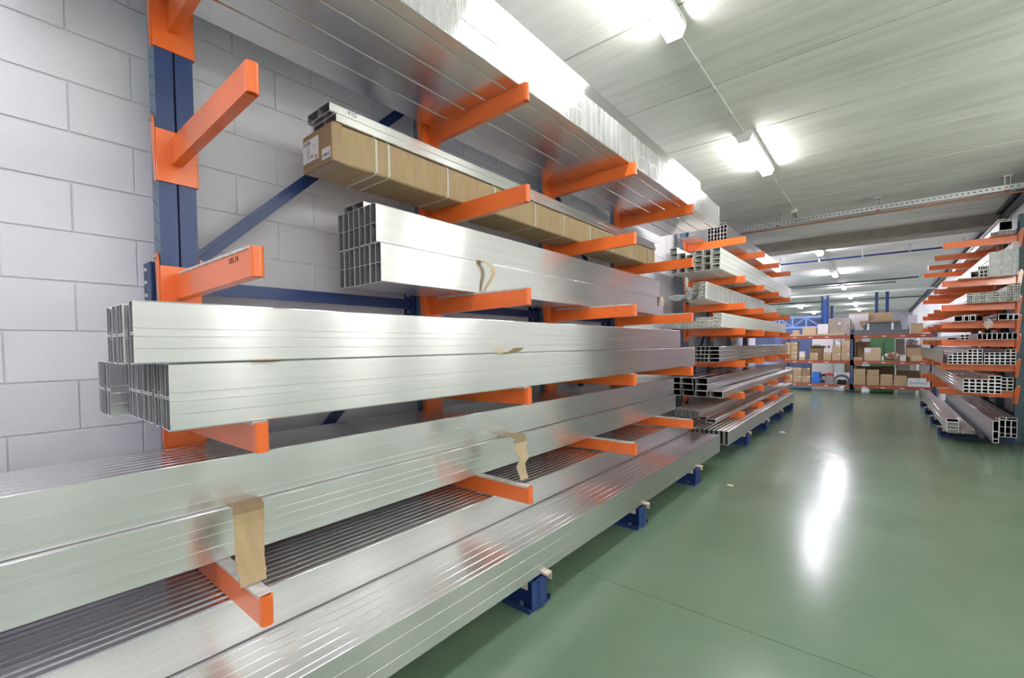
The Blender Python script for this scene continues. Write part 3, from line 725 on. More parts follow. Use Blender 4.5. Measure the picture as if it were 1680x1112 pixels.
tuft(-2.14, 6.15, 2.085, .07, 'ragged white film tail trailing from the third tier bundle', sq=(1.6, 1.2, .5))
tuft(-2.02, 6.13, 2.27, .035, 'torn white film hanging between second and third tiers', sq=(.6, .7, 2.4))
tuft(-1.97, 6.12, 2.13, .05, 'crumpled white film bunched on the end of the third tier bundle', sq=(.8, .6, 1.5))
# tier 4 white webbed profiles
zz = LV2[3] + .001
DG2 = ((.15, .15, .45, .85), (.45, .85, .6, .15), (.6, .15, .85, .85), (.1, .5, .9, .6))
for c, (x, n) in enumerate(((-2.298, 2), (-2.187, 2), (-2.075, 2), (-1.964, 3), (-1.852, 3), (-1.741, 4))):
    me = tube_mesh(.105, .047, 5.2, t=.006, r=.003, diag=DG2, seg=1, m=PVC)
    for k in range(n):
        piece('white_profile', me, x + .055, 6.35 + random.uniform(-.02, .02), zz + k * .0485, 'white webbed profile in the fourth tier, %s column from the wall, %s up' % (ORD[c], ORD[k]), 'profile', 'white webbed profiles on the second rack')
# tier 5 polished sections
zz = LV2[4] + .001
for c, (x, w) in enumerate(((-2.075, .105), (-1.968, .105), (-1.86, .105), (-1.752, .13))):
    me = tube_mesh(w, .050, 5.5, t=.003, r=.004, diag=((.0, .5, .12, .5),) if c == 3 else ((.5, .05, .5, .95),), seg=2, m=ALU_DARK)
    for k in range(4):
        piece('polished_tube', me, x + w / 2, 6.215 + random.uniform(-.02, .02), zz + k * .0515, 'dark polished tube in the fifth tier, %s column from the wall, %s up' % (ORD[c], ORD[k]), 'tube', 'polished tubes on the second rack')
# tier 6 big rectangular tubes
zz = LV2[5] + .0035
for c, x in enumerate((-2.24, -2.065, -1.885, -1.706)):
    me = tube_mesh(.148, .082, 6.0, t=.004, r=.004, seg=2, m=ALU_DARK if c < 3 else ALU_DULL)
    for k in range(3 if c < 3 else 1):
        piece('rectangular_tube', me, x + .075, 6.09 + random.uniform(-.03, .03), zz + k * .0835, 'large rectangular metal tube in the sixth tier, %s column from the wall, %s up' % (ORD[c], ORD[k]), 'tube', 'large rectangular tubes on the second rack')
for c, x in enumerate((-2.082, -1.905)):
    t_ = MB()
    for k in range(3): t_.box(-.008, .008, 0, 5.9, k * .0835, k * .0835 + .003).box(-.0015, .0015, 0, 5.9, k * .0835 + .003, k * .0835 + .078)
    piece('spacer_profile', t_.mesh('spacer_profile', ALU_DULL), x + .0, 6.12, zz, 'thin spacer profile squeezed between sixth tier tubes, %s from the wall' % ORD[c], 'profile', 'spacers between the large tubes')
# tier 7 channels
zz = LV2[6] + .001
def channel(w, h, t, L, m, flip=False):
    return MB().box(-w / 2, -w / 2 + t, 0, L, 0, h).box(w / 2 - t, w / 2, 0, L, 0, h).box(-w / 2 + t, w / 2 - t, 0, L, h - t, h).mesh('channel', m)
mc = tube_mesh(.021, .098, 5.7, t=.0035, r=.002, seg=1, m=ALU_R)
for k in range(13):
    piece('channel_profile', mc, -2.185 + k * .0295, 6.20 - k * .012 + random.uniform(-.02, .02), zz, 'upright aluminium channel in the lowest tier, %s from the wall' % ORD[k], 'profile', 'channels in the lowest tier of the second rack')
piece('flat_tube', tube_mesh(.095, .038, 6.1, t=.003, r=.002, seg=1, m=ALU_DULL), -1.765, 6.0, zz, 'flat dull tube beside the lowest tier channels', 'tube', 'flat tubes in the lowest tier of the second rack')
piece('flat_tube', tube_mesh(.115, .045, 6.3, t=.004, r=.002, seg=1, m=ALU_DULL), -1.625, 5.84, zz, 'flat grey tube sticking out furthest in the lowest tier', 'tube', 'flat tubes in the lowest tier of the second rack')
# floor bundle
for k in range(14):
    w = .042
    piece('aluminium_tube', tube_mesh(w, .180, 5.45, t=.003, r=.006, seg=2, m=ALU_DULL), -1.472 - k * (w + .016), 5.96 + random.uniform(-.01, .01), .1775, 'tall grey tube on the feet of the second rack, %s from the aisle' % ORD[k], 'tube', 'tall tubes on the feet of the second rack')

# ================================================================== RIGHT RACK STOCK
RL = 5.3
def rp_(name, w, h, x, y, z, lab, cat, gr, m=ALU_R, L=RL, **kw):
    kw.setdefault('t', .004); kw.setdefault('r', .003); kw.setdefault('seg', 1)
    return piece(name, tube_mesh(w, h, L, m=m, **kw), x + w / 2, y, z, lab, cat, gr)
# top tier
zt = LV3[0] + .001
rp_('aluminium_tube', .13, .125, 1.255, 9.2, zt + .045, 'large square tube on the top arms of the right rack', 'tube', 'top stock of the right rack', t=.006)
for k in range(6):
    me = channel(.020, .030 - .002 * k, .003, 5.3, PVC)
    piece('white_profile', me, 1.25 + k * .026, 9.18 + .01 * k, zt + .172 + .004 * (k % 3), 'small white channel on the big square tube, %s from the left' % ORD[k], 'profile', 'small channels on top of the right rack')
for k in range(6):
    rp_('slim_tube', .022 + .012 * (k > 2), .020, 1.262 + .026 * k - (.010 if k > 3 else 0), 9.25, zt + .0005, 'slim tube under the big square tube on the right rack, %s from the left' % ORD[k], 'tube', 'slim tubes on the top arms of the right rack', t=.003)
    rp_('slim_tube', .022, .020, 1.262 + .026 * k, 9.25, zt + .0215, 'slim tube, upper of two under the big square tube, %s from the left' % ORD[k], 'tube', 'slim tubes on the top arms of the right rack', t=.003)
for k in range(3):
    rp_('slim_tube', .018, .05 , 1.230 - k * .020 + .0, 9.3, zt, 'thin upright bar at the left of the top right-rack stock, %s outward' % ORD[k], 'tube', 'slim tubes on the top arms of the right rack', t=.003)
# tier 2: film-wrapped bundles
zt = LV3[1] + .001
k = 0
for (x, z, w, h) in ((1.165, .0, .115, .34), (1.282, .0, .105, .36), (1.389, .0, .060, .45)):
    for q in range(3):
        hh = h / 3; k += 1
        t = thing('wrapped_bundle', 'white film-wrapped profile bundle on the right rack second tier, %s column, %s up' % (['left', 'middle', 'right'][(1.165, 1.282, 1.389).index(x)], ORD[q]), 'bundle', (x + w / 2, 9.2, zt + q * (hh + .001)), 'film-wrapped bundles on the right rack')
        put('profile_core', tube_mesh(w - .004, hh - .003, RL, t=.006, r=.006, seg=1, m=PVC, webs=(.33, .66), vwebs=(.5,)), t, (0, .004, .0015))
        MB().grid(lambda u, v: ((u - .5) * (w - .002), .003 * math.sin(u * 11 + q) * math.sin(v * 9), v * (hh - .001)), 8, 8).obj('film', FILM_WHITE, t)
rp_('square_tube', .090, .090, .985, 9.2, zt, 'white square tube beside the film-wrapped bundles', 'tube', 'white tubes on the right rack second tier', m=PVC, t=.006)
rp_('white_profile', .085, .10, 1.077, 9.21, zt, 'white plastic profile between square tube and wrapped bundles', 'profile', 'white tubes on the right rack second tier', m=PVC, t=.006, webs=(.5,), vwebs=(.5,))
rp_('white_profile', .10, .055, 1.06, 9.21, zt + .102, 'white webbed profile on top beside the wrapped bundles', 'profile', 'white tubes on the right rack second tier', m=PVC, t=.006, vwebs=(.25, .5, .75))
b = MB().prism([(0, 0), (.12, .0), (.12, .006), (.006, .006), (.0, .03)], 0, RL)
tag(b.obj('white_angle', PVC, None, (.862, 9.2, zt)), 'white angle profile leftmost on the right rack second tier', 'profile')
# tier 3: multi-chamber pvc
zt = LV3[2] + .001
for c in range(8):
    me = tube_mesh(.062, .034, RL, t=.004, r=.003, seg=1, m=PVC, vwebs=(.3, .62), webs=(.5,) if c % 2 else ())
    for r_ in range(4):
        piece('white_profile', me, .95 + (c + .5) * .065, 9.2 + random.uniform(-.02, .02), zt + r_ * .0352, 'chambered white profile in the right rack third tier, %s column, %s up' % (ORD[c], ORD[r_]), 'profile', 'chambered profiles on the right rack')
for c in range(2):
    me = tube_mesh(.062, .034, RL, t=.004, r=.003, seg=1, m=PVC, vwebs=(.3, .62))
    for r_ in range(3 if c else 2):
        piece('white_profile', me, .95 + (6 + c + .5) * .065, 9.2 + random.uniform(-.02, .02), zt + (4 + r_) * .0352, 'chambered white profile raised above the third tier, %s column, %s up' % (ORD[c], ORD[r_]), 'profile', 'chambered profiles on the right rack')
# tier 4: assorted
zt = LV3[3] + .001
for k, (x, w, h) in enumerate(((.826, .090, .082), (.930, .050, .092), (.993, .054, .095), (1.268, .090, .088), (1.363, .048, .088), (1.415, .048, .088))):
    rp_('square_tube' if k in (0, 3) else 'channel_tube', w, h, x, 9.2, zt, 'metal tube in the right rack fourth tier, %s from the left' % ORD[k], 'tube', 'assorted tubes on the right rack fourth tier', t=.006, webs=(.8,) if k not in (0, 3) else ())
b = MB()
for k in range(20):
    a, c = 2 * math.pi * k / 20, 2 * math.pi * (k + 1) / 20; R1, R2 = .032, .026
    b.prism([(R1 * math.cos(a), R1 * math.sin(a)), (R1 * math.cos(c), R1 * math.sin(c)), (R2 * math.cos(c), R2 * math.sin(c)), (R2 * math.cos(a), R2 * math.sin(a))], 0, RL)
tag(b.obj('round_tube', ALU, None, (1.09, 9.2, zt + .033)), 'round metal tube in the right rack fourth tier', 'tube', 'assorted tubes on the right rack fourth tier')
b = MB().box(0, .004, 0, RL, 0, .10).box(0, .06, 0, RL, .10, .105)
tag(b.obj('angle_profile', ALU, None, (1.052, 9.2, zt)), 'metal angle standing beside the round tube', 'profile')
b = MB().prism([(0, 0), (.13, .0), (.13, .09), (.125, .09), (.12, .006), (.01, .006)], 0, RL)
tag(b.obj('channel_profile', ALU_DULL, None, (1.130, 9.2, zt)), 'open metal channel right of the round tube', 'profile')
tuft(1.17, 9.165, zt - .04, .045, 'clear crumpled film hanging over the fourth tier arm of the right rack', sq=(.9, .5, 1.4), m=FILM)
# tier 5: row of tubes
zt = LV3[4] + .001
for k in range(8):
    rp_('rectangular_tube', .0465, .090, 1.068 + k * .0485, 9.2 + random.uniform(-.01, .01), zt, 'upright rectangular tube in the right rack fifth tier, %s from the left' % ORD[k], 'tube', 'row of tubes on the right rack fifth tier', t=.004)
for k in range(2):
    for r_ in range(2):
        rp_('small_tube', .045, .036, .895 + k * .047, 9.2, zt + r_ * .038, 'small rectangular tube left in the fifth tier, %s column, %s' % (ORD[k], ['lower', 'upper'][r_]), 'tube', 'small tubes on the right rack fifth tier', t=.004)
rp_('flat_tube', .10, .035, .785, 9.55, zt, 'flat shiny tube at the open end of the fifth tier', 'tube', 'small tubes on the right rack fifth tier')
# tier 6: grid of square tubes
zt = LV3[5] + .001
hts = [3, 4, 4, 4, 5, 5, 5]
stack_grid(.768, zt, .0495, .0415, 7, lambda c: hts[c], 9.2, RL, lambda c, r_: 'small square tube in the sixth tier left block, %s column, %s up' % (ORD[c], ORD[r_]), 'small square tubes on the right rack sixth tier', name='square_tube', t=.0055, r=.003, seg=1, gx=.0015, gz=.002)
h2 = [4, 4, 4, 4, 5, 5]
stack_grid(1.140, zt, .0495, .0415, 6, lambda c: h2[c], 9.2, RL, lambda c, r_: 'small square tube in the sixth tier right block, %s column, %s up' % (ORD[c], ORD[r_]), 'small square tubes on the right rack sixth tier', name='square_tube', t=.0055, r=.003, seg=1, gx=.0015, gz=.002)
tag(MB().box(-.0025, .0025, 0, .05, 0, .21).box(-.002, .002, .05, 5.0, 0, .205).obj('tall_plate', ALU, None, (.722, 9.22, zt)), 'tall thin plate standing at the aisle side of the sixth tier', 'metal plate')
# tier 7: grid
zt = LV3[6] + .001
LG = 5.0
h3 = [4, 4, 4, 4, 5, 5]
stack_grid(.887, zt, .0590, .046, 6, lambda c: h3[c], 8.75, LG, lambda c, r_: 'square tube in the jutting seventh tier block, %s column, %s up' % (ORD[c], ORD[r_]), 'square tubes on the right rack seventh tier', name='square_tube', t=.006, r=.004, seg=1, gx=.0015, gz=.002)
stack_grid(1.262, zt, .0590, .046, 3, 4, 9.3, LG, lambda c, r_: 'square tube in the set-back seventh tier block, %s column, %s up' % (ORD[c], ORD[r_]), 'square tubes on the right rack seventh tier', name='square_tube', t=.006, r=.004, seg=1, gx=.0015, gz=.002)
tag(put('channel_profile', MB().box(0, .003, 0, 5.2, 0, .045).box(.003, .04, 0, 5.2, 0, .003).mesh('channel_profile', ALU), None, (.840, 8.85, zt)), 'small angle profile beside the jutting seventh tier block', 'profile')
# floor stock
zt = .1415
for k in range(3):
    rp_('rectangular_tube', .0525, .232, 1.262 + k * .0545, 8.9, zt, 'tall three-chamber tube on the floor of the right rack, %s from the left' % ORD[k], 'tube', 'tall tubes on the floor of the right rack', webs=(.22, .60), t=.004)
rp_('flat_tube', .060, .034, 1.262, 8.9, zt + .234, 'short flat tube on top of the tall floor tubes, left one', 'tube', 'flat tubes above the floor stock', t=.004)
rp_('flat_tube', .102, .034, 1.324, 8.9, zt + .234, 'wider flat tube on top of the tall floor tubes, right one', 'tube', 'flat tubes above the floor stock', t=.004)
rp_('large_tube', .055, .285, 1.122, 8.32, zt, 'big upright tube jutting furthest toward the camera on the right', 'tube', 'tall tubes on the floor of the right rack', webs=(.18, .52), t=.005, L=5.4)
rp_('large_tube', .030, .270, 1.205, 8.75, zt, 'narrow upright tube between the big tube and the three-chamber ones', 'tube', 'tall tubes on the floor of the right rack', t=.005, L=5.2)
for k in range(4):
    rp_('flat_tube', .125, .048, .748 - .004 * (k % 2), 8.9 + .01 * k, zt + k * .050, 'pale flat tube in the aisle-side floor stack, %s up' % ORD[k], 'tube', 'flat tubes stacked at the aisle side of the right rack', t=.005, L=5.0, webs=(.5,) if k < 3 else ())
for k in range(5):
    rp_('small_profile', .028, .050, .890 + k * .031, 8.9 + .01 * k, zt, 'small ribbed profile on the floor of the right rack, %s from the left' % ORD[k], 'profile', 'small ribbed profiles on the floor', t=.003, webs=(.5,), vwebs=(.5,), L=4.9)
for k in range(3):
    tag(MB().box(0, .018, 0, 4.8, 0, .010 + .004 * k).box(.014, .018, 0, 4.8, .01, .028).obj('dark_profile', DARK, None, (1.050 + k * .024, 8.55 + .1 * k, zt)), 'dark thin profile lying before the big upright tube, %s from the left' % ORD[k], 'profile', 'dark thin profiles on the floor')

# ================================================================== PALLET RACKING AT THE END OF THE AISLE
PY = 16.0
rk = thing('pallet_rack', 'low pallet racking with rust-red beams and dark blue posts across the aisle end', 'rack', (-.635, PY, 0))
posts_x = (-2.32, -.635, 1.10)
for x in posts_x:
    for yy in (0, 1.0):
        u = MB().box(x + .635 - .033, x + .635 + .033, yy + .002, yy + .05, 0, 1.78 if yy else 1.80).obj('post', NAVY, rk)
        b = MB(); z = .1
        while z < 1.75: b.box(x + .635 - .012, x + .635 - .004, yy + .0005, yy + .002, z, z + .022).box(x + .635 + .006, x + .635 + .014, yy + .0005, yy + .002, z, z + .022); z += .05
        tag(b.obj('hole', STEEL if yy == 0 else BLACK, u), kind='stuff')
    MB().box(x + .635 - .06, x + .635 + .06, -.02, .08, 0, .008).obj('base_plate', NAVY, rk)
decks = (.232, .918, 1.655)
for (xa, xb_) in ((-2.32, -.635), (-.635, 1.10)):
    for zt in decks:
        for yy in (-.002, 1.0): MB().box(xa + .635 + .034, xb_ + .635 - .034, yy + .0, yy + .045, zt - (.10 if zt > 1 else .085), zt - .004).obj('beam', RUST, rk)
        MB().box(xa + .635 + .04, xb_ + .635 - .04, .046, .999, zt - .03, zt - .0015).obj('deck_board', CARD_PALE if zt > 1 else CARD_DARK, rk)
        n = 3 if xb_ < 0 else 4
        for k in range(n):
            xx = xa + .635 + .25 + k * .40; MB().box(xx, xx + .09, -.0045, -.0025, zt - .062, zt - .042).obj('shelf_tag', PAPER, rk)
        for xx in (xa, xb_): 
            if xx != 1.10: MB().box(xx + .635 - .04, xx + .635 + .04, -.008, .0005, zt - .13, zt + .01).obj('beam_connector', RUST, rk)
def carton_box(x0, x1, z0_, z1_, label, m=CARD, dep=.4, y=PY + .03, tagx=True, name='cardboard_box', cat='box', gr='boxes on the pallet racking', open_top=False, seams=0, tag_m=PAPER, band=None):
    x0 += .003; x1 -= .003
    t = thing(name, label, cat, ((x0 + x1) / 2, y, z0_ + .0005), gr); w = x1 - x0; h = z1_ - z0_ - .002
    if open_top:
        MB().box(-w / 2, w / 2, 0, .006, 0, h).box(-w / 2, w / 2, dep - .006, dep, 0, h).box(-w / 2, -w / 2 + .006, .006, dep - .006, 0, h).box(w / 2 - .006, w / 2, .006, dep - .006, 0, h).box(-w / 2 + .006, w / 2 - .006, .006, dep - .006, 0, .006).obj('box_body', m, t)
        MB().prism([(dep, h), (dep + .05, h + .08), (dep + .054, h + .08), (dep + .006, h)], -w / 2, w / 2, 'x').obj('flap', m, t)
    else:
        MB().box(-w / 2, w / 2, 0, dep, 0, h).obj('box_body', m, t, bevel=min(.006, h * .1))
        MB().box(-w / 2 + .002, w / 2 - .002, dep * .46, dep * .54, h - .0005, h + .0006).obj('tape', CARD_DARK if m is not CARD_DARK else CARD, t)
    for k in range(seams): MB().box(-w / 2 + .002, w / 2 - .002, -.0014, .0005, h * (k + 1) / (seams + 1) - .0015, h * (k + 1) / (seams + 1) + .0015).obj('seam', DARK, t)
    if tagx:
        MB().box(w / 2 - .075, w / 2 - .012, -.0016, .0002, h - .042, h - .018).obj('paper_tag', tag_m, t)
    return t
A, B, C_ = decks
L = 'on the middle shelf'
# middle shelf, left bay
for k in range(4): carton_box(-2.13, -1.955, B + k * .137, B + .137 * (k + 1), 'brown carton in the four-high stack at the middle shelf left end, %s up' % ORD[k], dep=.5)
for k in range(4): carton_box(-2.285, -2.133, B + k * .137, B + .137 * (k + 1), 'carton behind the long arms beside the four-high stack, %s up' % ORD[k], dep=.5, tagx=False)
carton_box(-1.92, -1.755, B, B + .09, 'pale open tray of small parts on the middle shelf', m=CARD_PALE, tagx=False)
carton_box(-1.915, -1.765, B + .092, B + .26, 'translucent white tub on the small parts tray', m=WHITE, tagx=False, name='plastic_tub', cat='tub')
carton_box(-1.68, -1.345, B, B + .35, 'large dark brown carton with raised flap on the middle shelf', m=CARD_DARK, dep=.35, y=PY + .30, open_top=True, tagx=False)
carton_box(-1.645, -1.43, B, B + .225, 'brown carton standing before the large dark open one', dep=.22)
carton_box(-1.31, -1.108, B, B + .225, 'brown carton on the middle shelf, single height, left of the paired stacks')
carton_box(-1.10, -.885, B, B + .224, 'lower carton of the left pair beside the middle post')
carton_box(-1.10, -.885, B + .225, B + .45, 'upper carton of the left pair beside the middle post')
carton_box(-.880, -.676, B, B + .224, 'lowest carton of the stack touching the middle post')
carton_box(-.880, -.676, B + .225, B + .44, 'middle carton of the stack touching the middle post')
carton_box(-.880, -.676, B + .441, B + .58, 'top carton of the stack touching the middle post', m=CARD_PALE, tagx=False)
carton_box(-1.02, -.89, B + .452, B + .60, 'white box with blue print on the left carton pair', m=WHITE, tag_m=BLUE)
# middle shelf, right bay
carton_box(-.57, -.235, B, B + .54, 'tall dark brown carton right of the middle post', m=CARD_DARK, dep=.4, y=PY + .38, tagx=False, seams=1)
carton_box(-.598, -.385, B, B + .10, 'low orange-brown carton right of the middle post', tagx=False, dep=.3)
t = carton_box(-.36, .01, B, B + .375, 'big tan carton with a large white paper on its corner', m=CARD_PALE, tagx=False, dep=.34)
MB().box(-.180, -.045, -.0018, .0002, .235, .36).obj('paper_note', PAPER, t)
carton_box(.022, .07, B, B + .13, 'small white pack beside the big tan carton', m=WHITE, tagx=False)
for k, (x, z, s, mm) in enumerate(((.15, .05, .07, CARD), (.24, .055, .085, CARD_DARK), (.32, .05, .07, CARD), (.20, .155, .075, CARD_DARK), (.28, .165, .075, CARD), (.13, .13, .055, PAPER), (.35, .13, .05, PAPER))):
    me = bpy.data.meshes.new('crumpled_paper'); bm = bmesh.new(); bmesh.ops.create_icosphere(bm, subdivisions=2, radius=1)
    for v in bm.verts: v.co = v.co * s * random.uniform(.75, 1.15); v.co.z *= .8
    bm.to_mesh(me); bm.free(); me.materials.append(mm)
    tag(put('crumpled_paper', me, None, (x, PY + .2, B + z + .030)), 'crumpled packing paper in the heap by the green cabinet, %s lump from the left' % ORD[(0, 3, 5, 2, 4, 1, 6)[k]], 'packing paper', 'heap of crumpled packing paper')
for k in range(5): carton_box(.405, .53, B + k * .036, B + .036 * (k + 1), 'thin white carton in the small stack right of the paper heap, %s up' % ORD[k], m=WHITE if k < 4 else CARD_PALE, tagx=False, dep=.3)
carton_box(.545, .86, B, B + .36, 'open brown carton on the middle shelf right end', m=CARD, dep=.4, y=PY + .25, open_top=True, tagx=False)
carton_box(.62, .93, B, B + .155, 'pinkish low carton before the open brown one', m=CARD_PALE, tagx=False, dep=.2)
tuft(.68, PY + .82, B + .50, .11, 'bulky white plastic bag on the open brown carton', m=WHITE, cat='bag', sq=(1.1, 1, .8))
carton_box(.32, .52, B, B + .62, 'grey-white upright panel behind the paper heap', m=plain('grey_panel', (.5, .5, .52), .6), tagx=False, dep=.05, y=PY + .7, name='panel', cat='panel')
# bottom shelf, left bay
for i, (xa, xb_) in enumerate(((-2.285, -2.075), (-2.07, -1.848), (-1.842, -1.622))):
    carton_box(xa, xb_, A, A + .222, 'bottom shelf carton, lower row, %s from the left' % ORD[i]); carton_box(xa, xb_, A + .223, A + .46, 'bottom shelf carton, upper row, %s from the left' % ORD[i], m=CARD if i < 2 else CARD_DARK)
carton_box(-1.60, -1.375, A, A + .16, 'bright blue plastic box, lower of two', m=BLUE, tagx=False, dep=.3, name='plastic_box')
carton_box(-1.575, -1.385, A + .161, A + .33, 'bright blue plastic box, upper of two', m=BLUE, tagx=False, dep=.3, name='plastic_box')
t = thing('motor', 'round dark machine part beside the blue boxes', 'machine part', (-1.325, PY + .52, A + .135)); MB().cyl((0, -.12, 0), (0, .12, 0), .128, 20).obj('drum', DARK, t, smooth=True); MB().cyl((0, -.15, 0), (0, -.12, 0), .06, 14).obj('hub', STEEL, t)
t = thing('wire_crate', 'white wire crate on the bottom shelf', 'crate', (-1.15, PY + .05, A)); 
b = MB()
for xx in (-.11, -.055, 0, .055, .11): b.box(xx - .003, xx + .003, 0, .006, .002, .225)
for zz_ in (.004, .08, .15, .22): b.box(-.113, .113, -.002, .008, zz_, zz_ + .007)
b.obj('front_grille', WHITE, t); MB().box(-.113, -.107, .008, .3, .002, .225).box(.107, .113, .008, .3, .002, .225).box(-.107, .107, .294, .3, .002, .225).box(-.107, .107, .008, .294, .002, .008).obj('crate_body', WHITE, t)
t = thing('red_machine', 'red metal machine part on the white wire crate', 'machine part', (-1.16, PY + .06, A + .2285)); MB().prism([(-.11, 0), (.11, 0), (.085, .06), (.02, .065), (.012, .10), (-.012, .10), (-.02, .07), (-.09, .055)], 0, .2).obj('casting', RED, t)
t = thing('cable_coil', 'coil of black and grey cable hanging from the bottom shelf', 'cable', (-.86, PY - .010, .315))
for k in range(7):
    b = MB(); R_ = .155 + .006 * k; sg = 36
    for q in range(sg):
        a, c = 2 * math.pi * q / sg, 2 * math.pi * (q + 1) / sg
        b.cyl((R_ * math.cos(a), -.01 * (k % 3), .92 * R_ * math.sin(a) + .004 * k), (R_ * math.cos(c), -.01 * (k % 3), .92 * R_ * math.sin(c) + .004 * k), .0055, 5)
    b.obj('cable_turn', BLACK if k not in (2, 5) else STEEL, t)
t = carton_box(-1.05, -.675, A, A + .34, 'white box with pale blue print behind the cable coil', m=WHITE, tagx=False, y=PY + .12)
text('lettering', 'oo  iiooii', .07, INK_BLUE, t, (-.02, -.0015, .285), (math.radians(90), 0, 0))
tag(MB().box(-.11, .11, -.06, .06, 0, .13).obj('black_case', BLACK, None, (-.86, PY + .055, A + .001), bevel=.02), 'black case inside the ring of the cable coil', 'case')
# bottom shelf, right bay
for i, (xa, xb_, z_a, z_b, s1, s2) in enumerate(((-.60, -.315, .255, .455, 2, 1), (-.298, -.018, .285, .435, 3, 1), (-.005, .272, .17, .315, 1, 1), (.28, .562, .15, .285, 1, 1))):
    carton_box(xa, xb_, A, A + z_a, 'lower film-wrapped brown carton, bottom shelf right bay, %s from the post' % ORD[i], m=CARD, tagx=False, seams=s1, dep=.5)
    carton_box(xa + .005, xb_ - .005, A + z_a + .001, A + z_b, 'upper film-wrapped brown carton, bottom shelf right bay, %s from the post' % ORD[i], m=CARD, tagx=False, seams=s2, dep=.5)
t = carton_box(.566, 1.02, A, A + .225, 'white carton with blue lettering, bottom shelf at the right', m=WHITE, tagx=False, dep=.3)
text('lettering', 'DORMAX', .082, INK_BLUE, t, (-.01, -.0015, .10), (math.radians(90), 0, 0))
MB().box(-.012, .012, -.0018, .0002, .165, .188).obj('printed_mark', INK, t)
carton_box(-.56, .31, A + .0, A + .50, 'long brown carton behind the carton stacks', m=CARD_DARK, tagx=False, y=PY + .62, dep=.3)
carton_box(.35, .86, A, A + .40, 'brown carton under the tilted white board', m=CARD_DARK, tagx=False, y=PY + .56, dep=.38)
o = MB().box(-.15, .15, 0, .28, 0, .17).obj('white_board', WHITE, None, (.50, PY + .60, A + .425), bevel=.004); o.rotation_euler = (0, math.radians(-8), 0); tag(o, 'white box lying tilted on the brown carton', 'box', 'boxes on the pallet racking')
# top level
T = C_
tag(MB().box(-.72, .70, 0, .55, 0, .045).obj('beige_sheet', CARD_PALE, None, (-1.50, PY + .0, T + .001)), 'beige board sheet lying on the top level, left bay', 'board')
carton_box(-2.09, -1.95, T + .047, T + .175, 'small tan carton at the far left of the top level', m=CARD_PALE, tagx=False, y=PY + .05)
carton_box(-1.84, -1.50, T + .047, T + .27, 'tan carton on the beige board, top level', m=CARD_PALE, tagx=False, y=PY + .1)
carton_box(-1.46, -1.200, T + .047, T + .34, 'white carton left of the film-wrapped pallet box', m=WHITE, tagx=False, y=PY + .1)
t = thing('wrapped_pallet_box', 'brown pallet box wrapped in stretch film with a small label', 'box', (-.935, PY + .05, T + .047))
MB().box(-.25, .25, 0, .5, 0, .43).obj('box_body', CARD_DARK, t, bevel=.01); MB().box(-.257, .257, -.008, .508, .0, .44).obj('film', FILM, t); MB().box(-.03, .04, -.0105, -.009, .26, .33).obj('label', PAPER, t)
MB().box(-.25, .25, .0, .5, .4305, .4395).obj('lid', WHITE, t)
carton_box(-.74, -.28, T + .003, T + .62, 'tall white panel pack behind the film-wrapped box', m=WHITE, tagx=False, y=PY + .62, dep=.06, name='panel', cat='panel')
MBx = carton_box(-.735, -.17, T + .003, T + .66, 'long brown carton at the back of the top level, left one', m=CARD, tagx=False, y=PY + .72, dep=.25)
carton_box(-.15, .25, T + .003, T + .64, 'brown carton at the back of the top level, right one', m=CARD, tagx=False, y=PY + .72, dep=.25, seams=1)
for k in range(6):
    rp_('slate_profile', .11, .05, 0, 0, 0, '', '', '', m=SLATE) if False else None
for k in range(3):
    tag(MB().box(-.60 + .0, .56 - .25 * k, 0, .10, 0, .065).obj('slate_panel', SLATE, None, (0, PY + .02 + k * .12, T + .002)), 'dark grey trim panel on the top level, %s from the front' % ORD[k], 'panel', 'dark grey trim panels')
    tag(MB().box(-.60 + .05, .55, 0, .10, 0, .06).obj('slate_panel', SLATE, None, (0, PY + .04 + k * .12, T + .0695)), 'dark grey trim panel lying on the front ones, %s from the front' % ORD[k], 'panel', 'dark grey trim panels')
bl = thing('grey_profile_bundle', 'bundle of dark grey slats bound by white bands', 'bundle', (.02, PY + .05, T + .1305))
for k in range(6): MB().box(-.40 + .01 * k, .42 - .005 * k, 0, .40, k * .034, k * .034 + .030).obj('slat', SLATE, bl)
for xx in (-.30, .22): MB().box(xx - .025, xx + .025, -.004, .404, -.0005, .202).obj('band', PAPER, bl)
fc = MB().box(-.45, .42, 0, .5, 0, .05).prism([(-.45, 0), (-.43, -.09), (-.32, -.09), (-.30, 0)], -.002, .01).obj('flat_carton', CARD_DARK, None, (-.02, PY + .0, T + .336)); tag(fc, 'flat dark carton lying over the grey slat bundle', 'box')
carton_box(.60, .86, T + .003, T + .27, 'grey-brown framed carton at the right of the top level', m=CARD, tagx=False, dep=.4)
tag(MB().box(0, .022, -.004, .0, 0, .265).box(.0, .275, -.004, .4, .272, .280).obj('white_strip', WHITE, None, (.585, PY + .025, T + .003)), 'white strip around the right top-level carton', 'strip')
carton_box(.57, .76, T + .003, T + .52, 'grey-white stack of packs behind the right cartons', m=plain('grey_pack', (.6, .58, .62), .6), tagx=False, y=PY + .45, dep=.15, seams=3)
